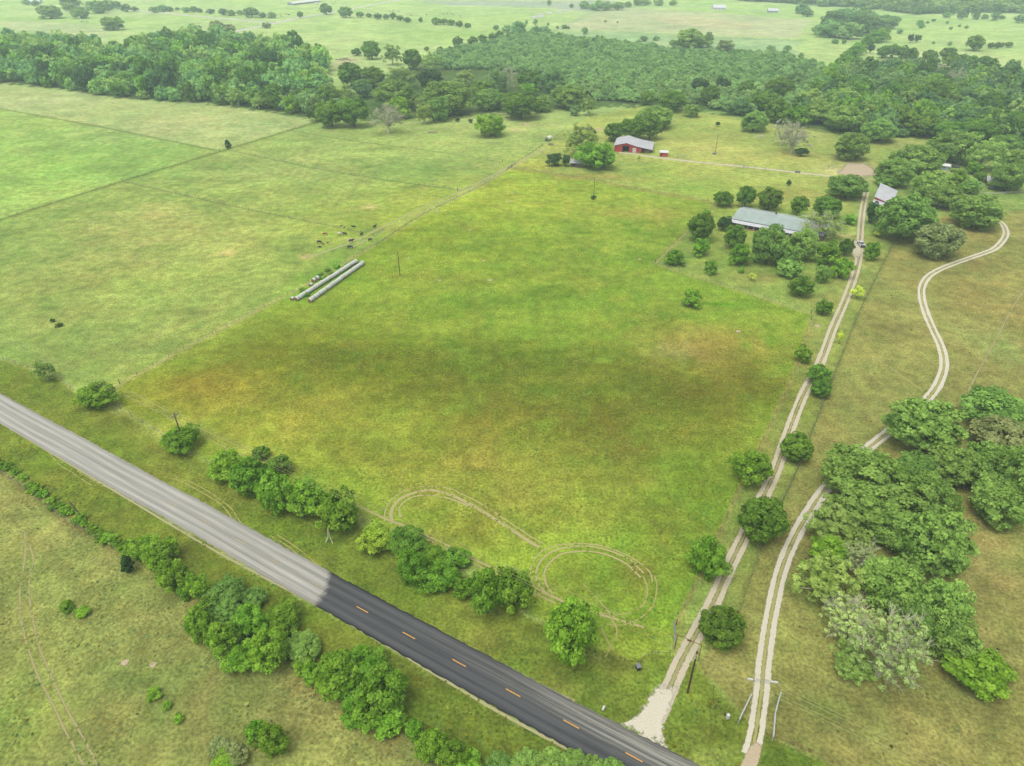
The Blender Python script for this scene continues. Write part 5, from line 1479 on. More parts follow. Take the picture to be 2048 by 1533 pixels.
def board_wing(px, label, h=1.5):
    P = world_pts(px)
    e = tag(empty("board_fence", (P[0][0], P[0][1], 0)), label, 'fence', 'pale board wings at the right hand entrance')
    Q = resample(P, 2.4)
    for q in Q:
        o = obj("post", post_mesh('white'), e)
        o.location = (q[0] - P[0][0], q[1] - P[0][1], 0); o.scale = (1.2, 1.2, h / 1.25)
    for z in (.35, .75, 1.15, h - .08):
        mb = MB()
        for a, b in zip(Q[:-1], Q[1:]):
            d = Vector((b[0] - a[0], b[1] - a[1], 0)); L = d.length; d.normalize(); n = Vector((-d.y, d.x, 0)) * (.11 if z > 1.3 else .03)
            p = Vector((a[0] - P[0][0], a[1] - P[0][1], z)); q = p + d * L
            w = .05 if z > 1.3 else .16
            mb.add([p - n, q - n, q + n, p + n, p - n + Vector((0, 0, w)), q - n + Vector((0, 0, w)), q + n + Vector((0, 0, w)), p + n + Vector((0, 0, w))],
                   [(0, 3, 2, 1), (4, 5, 6, 7), (0, 1, 5, 4), (1, 2, 6, 5), (2, 3, 7, 6), (3, 0, 4, 7)])
        mb.build("board", M['pale_board'], e)


board_wing([(1500, 1398), (1476, 1448)], "pale board wing left of the white winding drive")
board_wing([(1559, 1394), (1548, 1430), (1544, 1482)], "longer pale board wing right of the white winding drive")
# cattle guard with white end blocks across the winding drive
a = np.array(gp(1500, 1360)); b = np.array(gp(1550, 1366))
cgd = b - a; Lc = float(np.linalg.norm(cgd)); an = math.atan2(cgd[1], cgd[0])
e = tag(empty("cattle_guard", (a[0], a[1], 0), an), "white ended cattle guard across the winding gravel drive", 'cattle guard')
for x0, x1 in ((-.5, .5), (Lc - .9, Lc + .5)):
    MB().box(x0, x1, -.14, .14, 0, .32).build("end_block", M['white'], e)
for k in range(3):
    MB().tube([(.5, -.3 + .3 * k, .04), (Lc - .9, -.3 + .3 * k, .04)], .035, 5).build("bar", M['steel'], e)

# entrance arch and the swung-open gate of the straight drive
a = np.array(gp(1349, 1299)); b = np.array(gp(1396, 1321))
d = b - a; L = float(np.linalg.norm(d)); an = math.atan2(d[1], d[0])
e = tag(empty("entrance_arch", (a[0], a[1], 0), an), "tall rusty pipe arch over the straight gravel drive", 'entrance arch')
for x in (0, L):
    MB().tube([(x, 0, -.05), (x, 0, 4.6)], .07, 8).build("post", M['rust_pipe'], e)
MB().tube([(0, 0, 4.55), (L, 0, 4.55)], .06, 8).build("crossbar", M['rust_pipe'], e)
sg = MB().box(L * .42, L * .58, -.02, .02, 4.05, 4.45).build("hanging_board", M['rust_pipe'], e)


def pipe_gate(p0, p1, label, mat='steel', rails=5, h=1.3):
    a = np.array(gp(*p0)); b = np.array(gp(*p1)); d = b - a
    L = float(np.linalg.norm(d))
    e = tag(empty("pipe_gate", (a[0], a[1], 0), math.atan2(d[1], d[0])), label, 'gate', 'metal pipe gates')
    for k in range(rails):
        z = .25 + (h - .25) * k / (rails - 1)
        MB().tube([(0.1, 0, z), (L, 0, z)], .04 if k in (0, rails - 1) else .025, 6).build("rail", M[mat], e)
    for x in (.1, L * .5, L):
        MB().tube([(x, 0, .25), (x, 0, h)], .035, 6).build("upright", M[mat], e)
    MB().tube([(-.05, 0, 0), (-.05, 0, h + .35)], .09, 7).build("hinge_post", M['grey_wood'], e)


pipe_gate((1350, 1292), (1347, 1247), "open galvanised gate folded back beside the entrance arch", h=1.5)
pipe_gate((748, 474), (768, 462), "green pipe gate by the cattle where the lane bends", 'gate_green')
pipe_gate((722, 468), (742, 461), "green pipe gate at the end of the pasture fence near the cattle", 'gate_green')
pipe_gate((915, 383), (945, 377), "pale pipe gate across the cattle lane, middle one", 'steel')
pipe_gate((1017, 337), (1030, 327), "pipe gate across the cattle lane nearest the barn", 'gate_green')
pipe_gate((1486, 336), (1497, 336), "green gate panel on the barn lane", 'gate_green')
pipe_gate((1354, 312), (1372, 315), "pale pipe gate right of the small red shed", 'steel')
# pens by the shack
for k, (p, q) in enumerate((((1100, 292), (1128, 294)), ((1112, 273), (1132, 275)), ((1108, 279), (1130, 281)))):
    pipe_gate(p, q, "rusty pen panel by the arched white shelter, %s from the top" % ORD[[2, 0, 1][k]], 'rust_pipe', 4, 1.5)

# ------------------------------------------------------------------ utility poles and wires
LN_L, LN_N = np.array(gp(372, 900)), np.array(gp(1375, 1386))
ldir = (LN_N - LN_L) / np.linalg.norm(LN_N - LN_L)
SPAN = LN_N - LN_L


def pole(xy, h, label, arm=0.0, arm_dir=0.0, r=.15, mat='pole', group='utility poles', transformer=False, lean=(0, 0)):
    e = tag(empty("utility_pole", (xy[0], xy[1], 0), arm_dir), label, 'utility pole', group)
    MB().tube([(0, 0, -.1), (lean[0] * .5, lean[1] * .5, h * .5), (lean[0], lean[1], h)], [r * 1.15, r, r * .75], 8).build("pole_shaft", M[mat], e)
    if arm:
        ca = MB()
        ca.box(-.06, .06, -arm, arm, h - .75, h - .62)
        ca.box(.06, .16, -arm * .92, arm * .92, h - .77, h - .63)
        o = ca.build("crossarm", M['grey_wood'], e)
        for y in (-arm * .95, -arm * .45, arm * .45, arm * .95):
            MB().tube([(0, y, h - .62), (0, y, h - .5), (0, y, h - .36)], [.03, .075, .05], 7).build("insulator", M['white'], e)
        for s in (-1, 1):
            MB().tube([(0.02, s * arm * .55, h - .7), (0, 0, h - 1.5)], .025, 4).build("brace", M['steel'], e)
    if transformer:
        MB().tube([(.05, .32, h - 2.4), (.05, .32, h - 1.5)], .22, 10).build("transformer", M['steel'], e)
    return e


pa = math.atan2(ldir[1], ldir[0])
HP = 12.2
pole(LN_N, HP, "dark utility pole with pale crossarm right of the gravel drive mouth", 1.25, pa, .17)
pole(LN_L, HP, "utility pole with a pale crossarm rising out of a round dark roadside tree", 1.25, pa, .17)
pole(LN_N + SPAN, HP, "utility pole beyond the frame carrying on the roadside line to the right", 1.25, pa, .17)
pole(LN_L - SPAN, HP, "utility pole beyond the frame carrying on the roadside line to the left", 1.25, pa, .17)
e = tag(empty("power_line", (LN_L[0], LN_L[1], 0), pa), "four thin pale wires of the roadside power line", 'power line')
Ls = float(np.linalg.norm(SPAN))
for y in (-1.25 * .95, -1.25 * .45, 1.25 * .45, 1.25 * .95):
    pts = []
    for k in range(-16, 33):
        t = k / 16.0
        f = t - math.floor(t)
        pts.append((t * Ls, y, HP - .36 - 1.6 * 4 * f * (1 - f) * .8))
    MB().tube(pts, .02, 4, cap=False).build("wire", M['wire'], e)
pole(gp(800, 551), 10.5, "lone dark pole in the central field near the hay bales", 0, 0, .14)
pole(gp(1187, 397), 11, "lone pole with scrub at its foot in the upper central field", .5, .3, .14, 'wood')
pole(gp(1430, 309), 12.5, "utility pole in the barn yard with a pale box at its foot", .6, .2, .15, 'wood')
pole(gp(1481, 252), 12, "dark leaning pole beside the domed oak", 0, 0, .14, 'wood', lean=(.3, 0))
pole(gp(161, 1031), 4.8, "short leaning dark post in the overgrown roadside fence", 0, 0, .13, 'wood', group='old posts', lean=(-.8, -.3))
MB().box(-.5, .5, -.3, .3, 0, .9)
for (u, v, w, d_, h, mt, nm, lab, ct) in ((1428, 309, 2.0, 1.2, 1.0, 'steel', 'utility_box', "pale utility box at the foot of the barn yard pole", 'utility box'), (1455, 1437, .45, .45, 1.0, 'white', 'pedestal', "small white cable pedestal beside the left board wing", 'pedestal'),
                                           (1706, 486, .35, .35, 1.6, 'wood', 'gate_post', "dark post left of the white pickup", 'post'), (1430, 1418, .16, .16, 1.4, 'wood', 'gate_post', "short dark post between the drives near the road", 'post'), (1449, 1432, .14, .14, 1.2, 'wood', 'gate_post', "short dark post left of the white cable pedestal", 'post')):
    x, y = gp(u, v)
    mb = MB().box(-w / 2, w / 2, -d_ / 2, d_ / 2, 0, h).box(-w / 2 - .04, w / 2 + .04, -d_ / 2 - .04, d_ / 2 + .04, h, h + .06)
    o = mb.build(nm, M[mt]); o.location = (x, y, 0); o.rotation_euler = (0, 0, .3)
    tag(o, lab, ct)

# mailbox and bin
x, y = gp(1206, 1424)
e = tag(empty("mailbox", (x, y, 0), pa), "white mailbox on a post at the road edge left of the drive mouth", 'mailbox')
MB().box(-.05, .05, -.05, .05, 0, 1.0).build("post", M['wood'], e)
mb = MB()
prof = [(-.2, 0), (.2, 0), (.2, .22)] + [(.2 * math.cos(t), .22 + .2 * math.sin(t)) for t in np.linspace(0.3, math.pi - .3, 6)] + [(-.2, .22)]
mb.add([(p[0], -.42, 1.0 + p[1]) for p in prof] + [(p[0], .42, 1.0 + p[1]) for p in prof], [tuple(range(len(prof))), tuple(reversed(range(len(prof), 2 * len(prof))))] + [(i, len(prof) + i, len(prof) + (i + 1) % len(prof), (i + 1) % len(prof)) for i in range(len(prof))])
mb.build("box", M['white'], e)
MB().box(.2, .23, .1, .16, 1.15, 1.55).build("flag", M['red'], e)
x, y = gp(1276, 1339)
e = tag(empty("trash_bin", (x, y, 0), .2), "black wheeled rubbish bin at the bend of the pipe fence", 'bin')
MB().add([(-.33, -.38, .12), (.33, -.38, .12), (.33, .38, .12), (-.33, .38, .12), (-.42, -.48, 1.15), (.42, -.48, 1.15), (.42, .48, 1.15), (-.42, .48, 1.15)],
         [(0, 3, 2, 1), (4, 5, 6, 7), (0, 1, 5, 4), (1, 2, 6, 5), (2, 3, 7, 6), (3, 0, 4, 7)]).build("body", M['black'], e)
MB().add([(-.46, -.54, 1.15), (.46, -.54, 1.15), (.46, .52, 1.15), (-.46, .52, 1.15), (-.4, -.4, 1.28), (.4, -.4, 1.28), (.4, .45, 1.24), (-.4, .45, 1.24)],
         [(0, 3, 2, 1), (4, 5, 6, 7), (0, 1, 5, 4), (1, 2, 6, 5), (2, 3, 7, 6), (3, 0, 4, 7)]).build("lid", plain("grey_lid", (.09, .09, .1), .5, .1), e)
for s in (-.36, .36):
    MB().tube([(s - .04, .42, .13), (s + .04, .42, .13)], .13, 10).build("wheel", M['tyre_rubber'], e)

# ------------------------------------------------------------------ hay bales
def bale_mesh(L=1.51, R=.86):
    mb = MB()
    n = 18
    prof = [(-L / 2, .0, 1), (-L / 2, R * .62, 1), (-L / 2 + .02, R * .93, 1), (-L / 2 + .07, R, 0), (0, R * 1.01, 0), (L / 2 - .07, R, 0), (L / 2 - .02, R * .93, 1), (L / 2, R * .62, 1), (L / 2, 0, 1)]
    vs, fs, mi = [], [], []
    for (x, r, _) in prof:
        for k in range(n):
            t = 2 * math.pi * k / n
            vs.append((x, r * math.cos(t), R * .97 + r * math.sin(t)))
    for i in range(len(prof) - 1):
        m_ = 1 if (prof[i][2] and prof[i + 1][2]) else 0
        for k in range(n):
            fs.append((i * n + k, (i + 1) * n + k, (i + 1) * n + (k + 1) % n, i * n + (k + 1) % n)); mi.append(m_)
    mb.v = vs; mb.f = [list(f) for f in fs]; mb.m = mi
    return mb.mesh("hay_bale", [M['hay_wrap'], M['hay_end']], smooth=True)


BALE = bale_mesh()


def bale(x, y, an, lab, grp=None, sc=1.0):
    o = obj("hay_bale", BALE)
    o.location = (x, y, 0); o.rotation_euler = (0, 0, an); o.scale = (1, sc, sc)
    return tag(o, lab, 'hay bale', grp)


for r_i, (p0, p1, nm) in enumerate((((592, 601), (713, 524), "upper left"), ((619, 604), (727, 527), "lower right"))):
    a = np.array(gp(p0[0], p0[1] + 2)); b = np.array(gp(p1[0], p1[1] + 2)); d = b - a
    L = float(np.linalg.norm(d)); an = math.atan2(d[1], d[0]); n = int(L / 1.53)
    for k in range(n):
        p = a + d * ((k + .5) / n) + np.array([-math.sin(an), math.cos(an)]) * rnd.gauss(0, .05)
        lab = "pale net wrapped hay bale inside the %s row" % nm
        grp = "hay bales of the %s row" % nm
        if k == 0: lab = "hay bale with bare brown end at the near end of the %s row" % nm
        if k == n - 1: lab = "hay bale at the far end of the %s row" % nm
        bale(p[0], p[1], an + rnd.gauss(0, .03), lab, grp, rnd.uniform(.95, 1.04))
a0 = an
for (u, v, lab, s_) in ((585, 598, "small loose bale leaning at the near end of the upper left row", .75), (628, 562, "loose bale beside the upper left row, middle of three", .95), (635, 558, "loose bale beside the upper left row, farthest of three", .95), (622, 570, "loose bale beside the upper left row, lowest of three", .7)):
    x, y = gp(u, v + 2)
    bale(x, y, a0, lab, 'loose bales beside the rows', s_)
bush_px = [(604, 580), (640, 548), (655, 540), (672, 533), (614, 590), (648, 556), (660, 548)]
for i, (u, v) in enumerate(bush_px):
    T(u, v, 13, 6, 'bush', 'weed_clump', "clump of rank green weeds left of the hay bale rows, %s of them" % ORD[i], 'weeds', 'rank weeds by the hay bales')

# ------------------------------------------------------------------ cattle
def skin_mesh(name, verts, edges, radii, mat, levels=1):
    me = bpy.data.meshes.new(name + "_src")
    me.from_pydata(verts, edges, [])
    o = bpy.data.objects.new(name + "_src", me)
    COL.objects.link(o)
    md = o.modifiers.new("skin", 'SKIN')
    sv = me.skin_vertices[0].data
    for i, r in enumerate(radii):
        r2 = r if hasattr(r, '__len__') else (r, r)
        sv[i].radius = (r2[0] * 1.16, r2[1] * 1.16)
        sv[i].use_root = (i == 0)
    sb = o.modifiers.new("sub", 'SUBSURF'); sb.levels = levels; sb.render_levels = levels
    bpy.context.view_layer.update()
    dg = bpy.context.evaluated_depsgraph_get()
    ev = o.evaluated_get(dg)
    out = bpy.data.meshes.new_from_object(ev)
    out.name = name
    bpy.data.objects.remove(o)
    out.materials.clear(); out.materials.append(mat)
    out.polygons.foreach_set("use_smooth", np.ones(len(out.polygons), bool))
    return out


def cow_mesh(pose, mat):
    v = [(-.55, 0, 1.05), (-.85, 0, 1.12), (0, 0, 1.0), (.5, 0, 1.05), (.72, 0, 1.12)]
    r = [(.34, .36), (.24, .26), (.38, .40), (.32, .38), (.24, .30)]
    ed = [(0, 1), (0, 2), (2, 3), (3, 4)]
    if pose == 'graze':
        hd = [(.98, 0, .95), (1.18, .03, .55), (1.3, .05, .22), (1.38, .06, .08)]
    elif pose == 'lie':
        hd = [(.95, 0, 1.25), (1.15, .08, 1.42), (1.36, .1, 1.36), (1.52, .1, 1.26)]
    else:
        hd = [(.98, 0, 1.3), (1.18, 0, 1.48), (1.4, 0, 1.42), (1.56, 0, 1.32)]
    b = len(v)
    v += hd; r += [(.16, .2), (.13, .15), (.11, .12), (.08, .08)]
    ed += [(4, b), (b, b + 1), (b + 1, b + 2), (b + 2, b + 3)]
    # ears
    e0 = len(v)
    h1 = hd[1]
    v += [(h1[0] + .02, h1[1] + .2, h1[2] + .04), (h1[0] + .02, h1[1] - .2, h1[2] + .04)]; r += [(.04, .05), (.04, .05)]
    ed += [(b + 1, e0), (b + 1, e0 + 1)]
    for s in (-1, 1):
        for (x, z, xk, hip) in ((-.72, .95, -.80, 0), (.52, .85, .52, 3)):
            k = len(v)
            if hip == 0:
                v += [(-.68, s * .2, .82), (-.60, s * .2, .62), (-.80, s * .2, .40), (-.74, s * .2, .04)]
                r += [(.17, .15), (.10, .10), (.06, .06), (.06, .06)]
            else:
                v += [(.52, s * .19, .78), (.55, s * .19, .55), (.55, s * .19, .36), (.55, s * .19, .04)]
                r += [(.13, .13), (.08, .08), (.055, .055), (.06, .06)]
            ed += [(hip, k), (k, k + 1), (k + 1, k + 2), (k + 2, k + 3)]
    k = len(v)
    v += [(-1.02, 0, 1.05), (-1.06, 0, .7), (-1.05, 0, .42)]; r += [(.05, .05), (.025, .025), (.045, .045)]
    ed += [(1, k), (k, k + 1), (k + 1, k + 2)]
    if pose == 'lie':
        nv = []
        for i, p in enumerate(v):
            x, y, z = p
            if 11 <= i < k:   # folded legs
                nv.append((x + (.22 if z < .5 else 0), y * (1.9 if z < .6 else 1.3), .16 + z * .22))
            elif i >= k:
                nv.append((x, y, max(.06, z - .65)))
            else:
                nv.append((x, y, z - .62))
        v = nv
    return skin_mesh("cow", v, ed, r, mat)


COWM = {(p, c): cow_mesh(p, M[c]) for p, c in (('stand', 'cow_black'), ('graze', 'cow_black'), ('lie', 'cow_black'), ('graze', 'cow_red'), ('stand', 'cow_white'), ('stand', 'cow_red'))}


def cow(u, v, an, pose, colr, s, label, group, name='cow', cat='cow'):
    o = obj(name, COWM[(pose, colr)])
    x, y = gp(u, v)
    o.location = (x, y, 0); o.rotation_euler = (0, 0, math.radians(an)); o.scale = (s, s, s)
    tag(o, label, cat, group)


GH_ = 'herd of cattle by the gate in the left pasture'
zc_ = lambda a, b: (620 + a / 12.8, 440 + b / 12.8)
for (a, b, an, pose, c, s, lab, nm) in ((238, 606, 0, 'graze', 'cow_black', 1.05, "black cow grazing at the left edge of the herd", 'cow'), (345, 650, 10, 'stand', 'cow_black', .55, "small black calf standing nearest the left grazing cow", 'calf'), (447, 612, 10, 'stand', 'cow_black', .52, "small black calf right of the other calf by the left grazing cow", 'calf'),
                                        (255, 706, 185, 'lie', 'cow_black', .72, "black calf lying below the left grazing cow", 'calf'), (380, 395, 20, 'graze', 'cow_red', .95, "red brown cow in the herd", 'cow'), (765, 395, 190, 'stand', 'cow_white', 1.0, "cream white cow in the herd", 'cow'), (895, 395, 175, 'stand', 'cow_black', 1.0, "black cow standing against the cream white one", 'cow'),
                                        (805, 166, 20, 'lie', 'cow_black', .6, "black calf lying at the back of the herd", 'calf'), (880, 212, 30, 'stand', 'cow_black', .48, "tiny black calf standing at the back of the herd", 'calf'), (1120, 186, 178, 'lie', 'cow_black', 1.0, "black cow lying down at the back of the herd", 'cow'), (1660, 210, 50, 'stand', 'cow_black', 1.0, "black cow standing alone by the lane above the gate", 'cow'),
                                        (1325, 400, 60, 'stand', 'cow_black', .95, "black cow standing against the green gate", 'cow'), (1060, 578, 8, 'stand', 'cow_black', 1.1, "black cow standing side on at the lane", 'cow'), (1018, 738, 5, 'graze', 'cow_black', 1.05, "black cow grazing nearest the hay bales", 'cow'), (1535, 545, 40, 'graze', 'cow_black', .95, "black cow grazing on the near side of the lane gate", 'cow')):
    u, v = zc_(a, b)
    cow(u, v, an, pose, c, s, lab, GH_, nm, nm)
far = [(600 + a / 2.926, b / 2.926) for a, b in ((525, 68), (545, 65), (578, 70), (650, 92), (740, 88), (820, 78), (838, 85), (862, 83), (885, 83), (900, 88), (938, 97))] + [(540 + a / 10.24, b / 10.24) for a, b in ((222, 300), (335, 297), (378, 310), (400, 312), (225, 340), (265, 345), (940, 160), (985, 228), (1297, 88), (1340, 47), (1465, 143), (1560, 140))]
for i, (u, v) in enumerate(far):
    cow(u, v + .8, rnd.uniform(0, 360), 'graze' if i % 2 else 'stand', 'cow_red' if i in (3, 7, 17) else 'cow_black', 1.25, "distant cow grazing in the top pastures" if i not in (3, 7, 17) else "distant red cow in the top pastures", 'distant cattle in the top pastures')

# ------------------------------------------------------------------ buildings
def xz_wall(mb, poly, y0, y1, mi=0):
    n = len(poly)
    vs = [(x, y0, z) for x, z in poly] + [(x, y1, z) for x, z in poly]
    return mb.add(vs, [tuple(range(n)), tuple(reversed(range(n, 2 * n)))] + [(i, n + i, n + (i + 1) % n, (i + 1) % n) for i in range(n)], mi)


def yz_wall(mb, poly, x0, x1, mi=0):
    n = len(poly)
    vs = [(x0, y, z) for y, z in poly] + [(x1, y, z) for y, z in poly]
    return mb.add(vs, [tuple(reversed(range(n))), tuple(range(n, 2 * n))] + [(i, (i + 1) % n, n + (i + 1) % n, n + i) for i in range(n)], mi)


def ribs(e, p0, p1, up, n, mat, name="roof_rib"):
    """standing seams on a roof plane: from the eave line p0-p1 towards 'up'"""
    p0, p1, up = Vector(p0), Vector(p1), Vector(up)
    nrm = (p1 - p0).cross(up).normalized()
    if nrm.z < 0: nrm = -nrm
    mb = MB()
    for i in range(n + 1):
        a = p0.lerp(p1, i / n); b = a + up
        sd = (p1 - p0).normalized() * .05
        mb.add([a - sd, a + sd, b + sd, b - sd, a - sd + nrm * .06, a + sd + nrm * .06, b + sd + nrm * .06, b - sd + nrm * .06],
               [(0, 3, 2, 1), (4, 5, 6, 7), (0, 1, 5, 4), (1, 2, 6, 5), (2, 3, 7, 6), (3, 0, 4, 7)])
    o = mb.build(name, mat, e)
    o['kind'] = 'stuff'


# red barn
bx, by = gp(1228.5, 303.5)
e = tag(empty("red_barn", (bx, by, 0), math.radians(-12.5)), "red metal barn with a wide white roof and a dark open doorway", 'barn')
D_ = 20.0
prof = [(0, 4.1), (7.4, 5.9), (14.6, 4.0), (24, 2.5)]


def barn_z(x):
    return float(np.interp(x, [p[0] for p in prof], [p[1] for p in prof]))


mb = MB()
for x0, x1, z0 in ((0, 5.2, 0), (5.2, 9.3, 3.9), (9.3, 11.6, 0), (11.6, 14.1, 3.0), (14.1, 17.2, 0)):
    xs = [x0] + [p[0] for p in prof if x0 < p[0] < x1] + [x1]
    xz_wall(mb, [(x0, z0), (x1, z0)] + [(x, barn_z(x) - .05) for x in reversed(xs)], 0, .15)
mb.build("front_wall", M['red'], e)
mb = MB(); yz_wall(mb, [(.16, 0), (D_, 0), (D_, 4.05), (.16, 4.05)], 0, .15); mb.build("side_wall", M['red'], e)
mb = MB(); yz_wall(mb, [(4, 0), (D_, 0), (D_, 2.45), (4, 2.45)], 23.7, 23.85); mb.build("side_wall", M['red'], e)
mb = MB(); xz_wall(mb, [(.16, 0), (23.69, 0)] + [(x, barn_z(x) - .06) for x in (23.69, 14.6, 7.4, .16)], D_ - .16, D_ - .01); mb.build("back_wall", M['red'], e)
for (x0, x1, nm) in ((0, 1, "roof"), (1, 2, "roof"), (2, 3, "lean_to_roof")):
    (xa, za), (xb, zb) = prof[x0], prof[x1]
    xa -= .5 if x0 == 0 else 0; za -= .12 if x0 == 0 else 0
    xb += .5 if x1 == 3 else 0; zb -= .08 if x1 == 3 else 0
    if nm == "lean_to_roof": za -= .03; zb -= .03
    mb = MB(); mb.slab([(xa, -.6, za), (xb, -.6, zb), (xb, D_ + .4, zb), (xa, D_ + .4, za)], .1)
    mb.build(nm, M['roof_white'], e)
    ribs(e, (xa, -.6, za), (xa, D_ + .4, za), (xb - xa, 0, zb - za), 22, M['roof_white'])
mb = MB(); mb.box(11.7, 14.0, -.08, -.01, .1, 2.95); mb.build("sliding_door", M['white'], e)
mb = MB()
for x in (5.05, 9.3):
    mb.box(x, x + .15, -.06, -.005, 0, 4.05)
mb.box(5.05, 9.45, -.06, -.005, 3.9, 4.1)
mb.build("door_frame", M['red_dark'], e)
for x in (17.3, 19.2, 21.3, 23.4):
    MB().box(x, x + .2, .1, .3, 0, barn_z(x) - .14).build("post", M['red'], e)
MB().box(20, 22.6, 1.0, 1.1, .2, 1.6).build("stall_panel", M['steel'], e)
# small red shed
x, y = gp(1319.5, 313.5)
e = tag(empty("red_shed", (x, y, 0), math.radians(-9)), "small red shed with white lean roof beside the farm lane", 'shed')
mb = MB(); mb.box(0, 4.9, 0, 4, 0, 2.4); mb.build("wall", M['red'], e)
MB().slab([(-.3, -.4, 2.55), (5.2, -.4, 2.55), (5.2, 4.3, 3.0), (-.3, 4.3, 3.0)], .12).build("roof", M['white'], e)
MB().box(.4, 1.5, -.05, -.002, .05, 2.0).build("door", M['red_dark'], e)
# long ranch house
ZE, ZR = 3.0, 5.0
P0 = np.array(gp(1465.5, 437.5, ZE)); P1 = np.array(gp(1648, 471.5, ZE)); PR = np.array(gp(1476, 416.5, ZR))
d = P1 - P0; LH = float(np.linalg.norm(d)); d /= LH; nn = np.array([-d[1], d[0]])
WR = float((PR - P0) @ nn)
e = tag(empty("ranch_house", (P0[0], P0[1], 0), math.atan2(d[1], d[0])), "long low ranch house with a pale green metal roof and a porch", 'house')
W2 = WR * 1.7
print("house", LH, WR)
MB().slab([(-.5, -.2, ZE), (LH, -.2, ZE), (LH, WR, ZR), (-.5, WR, ZR)], .14).build("roof", M['roof_green'], e)
MB().slab([(-.5, WR, ZR), (LH, WR, ZR), (LH, W2 + .4, ZR - (ZR - ZE) * .7), (-.5, W2 + .4, ZR - (ZR - ZE) * .7)], .14).build("roof", M['roof_green'], e)
ribs(e, (-.5, -.2, ZE), (LH, -.2, ZE), (0, WR + .2, ZR - ZE), 60, M['roof_green'])
MB().tube([(-.5, WR, ZR + .03), (LH, WR, ZR + .03)], .12, 6).build("ridge_cap", M['white'], e)
MB().slab([(-.5, -3.2, 2.2), (LH * .8, -3.2, 2.2), (LH * .8, -.05, 2.66), (-.5, -.05, 2.66)], .1).build("porch_roof", M['roof_white'], e)
mb = MB(); mb.box(.2, LH - .3, .1, .3, 0, 2.82); mb.build("front_wall", M['brown_wall'], e)
mb = MB(); mb.box(.2, .4, .31, W2 - .2, 0, 2.82); mb.box(LH - .5, LH - .3, .31, W2 - .2, 0, 2.82); mb.box(.41, LH - .51, W2 - .4, W2 - .2, 0, 2.82)
mb.build("back_wall", M['brown_wall'], e)
mb = MB(); yz_wall(mb, [(.31, 2.83), (W2 - .2, 2.83), (WR, ZR - .16)], .2, .4); yz_wall(mb, [(.31, 2.83), (W2 - .2, 2.83), (WR, ZR - .16)], LH - .5, LH - .3); mb.build("gable_wall", M['wall_pale'], e)
for i in range(13):
    xx = .3 + i * (LH * .8 - 1) / 12
    MB().box(xx, xx + .16, -3.1, -2.94, 0, 2.12).build("porch_post", M['white'], e)
for i in range(9):
    xx = 2 + i * 4.4
    if xx + 1.4 < LH:
        f = MB().box(xx, xx + 1.4, .04, .099, .9, 2.2).build("window", M['white'], e)
        MB().box(xx + .08, xx + 1.32, .02, .039, .98, 2.12).build("pane", M['glass'], f)
for xx in (6.6, 15.3):
    MB().box(xx, xx + 1.0, .04, .098, .02, 2.1).build("door", M['red_dark'], e)
MB().box(-.3, LH * .8, -3.2, 0.05, 0, .12).build("porch_floor", plain("brick_porch", alb(170, 120, 100), .9, .2, 3), e)
MB().box(LH * .4, LH * .4 + .7, WR + .4, WR + 1.1, 3.5, 6.0).build("chimney", M['brown_wall'], e)
# white roofed shed beside the drive
A0 = np.array(gp(1751, 393.5, 5.6)); A1 = np.array(gp(1763, 367, 5.6)); A2 = np.array(gp(1795, 380, 2.8)); A3 = np.array(gp(1785, 404, 2.8))
d = A1 - A0; L1 = float(np.linalg.norm(d)); d /= L1; nn = np.array([d[1], -d[0]])
W1 = float(((A2 - A1) @ nn + (A3 - A0) @ nn) / 2)
e = tag(empty("white_roofed_shed", (A0[0], A0[1], 0), math.atan2(nn[1], nn[0])), "open shed with a big white sloping roof over a red strip of wall", 'shed')
print("shed", L1, W1)
MB().slab([(-.4, -.3, 5.6), (W1 + .4, -.3, 2.8), (W1 + .4, L1 + .3, 2.8), (-.4, L1 + .3, 5.6)], .14).build("roof", M['roof_white'], e)
ribs(e, (-.4, -.3, 5.6), (-.4, L1 + .3, 5.6), (W1 + .8, 0, -2.8), 20, M['roof_white'])
mb = MB(); yz_wall(mb, [(0, 0), (L1, 0), (L1, 5.3), (0, 5.3)], 0, .15); mb.build("side_wall", M['red'], e)
mb = MB(); xz_wall(mb, [(.16, 0), (W1, 0), (W1, 2.7), (.16, 5.25)], 0, .15); mb.build("end_wall", M['red'], e)
mb = MB(); xz_wall(mb, [(.16, 0), (W1, 0), (W1, 2.7), (.16, 5.25)], L1 - .16, L1 - .01); mb.build("end_wall", M['red'], e)
for k in range(5):
    MB().box(W1 - .2, W1, .5 + k * (L1 - 1.3) / 4, .7 + k * (L1 - 1.3) / 4, 0, 2.65).build("post", M['wood'], e)
MB().slab([(-.4, -7.5, 3.6), (W1 + .2, -7.5, 2.5), (W1 + .2, -.35, 2.6), (-.4, -.35, 4.3)], .12).build("lean_to_roof", M['roof_white'], e)
for xx in (0, W1 * .5, W1 - .2):
    MB().box(xx, xx + .2, -7.2, -7.0, 0, 2.4).build("post", M['wood'], e)
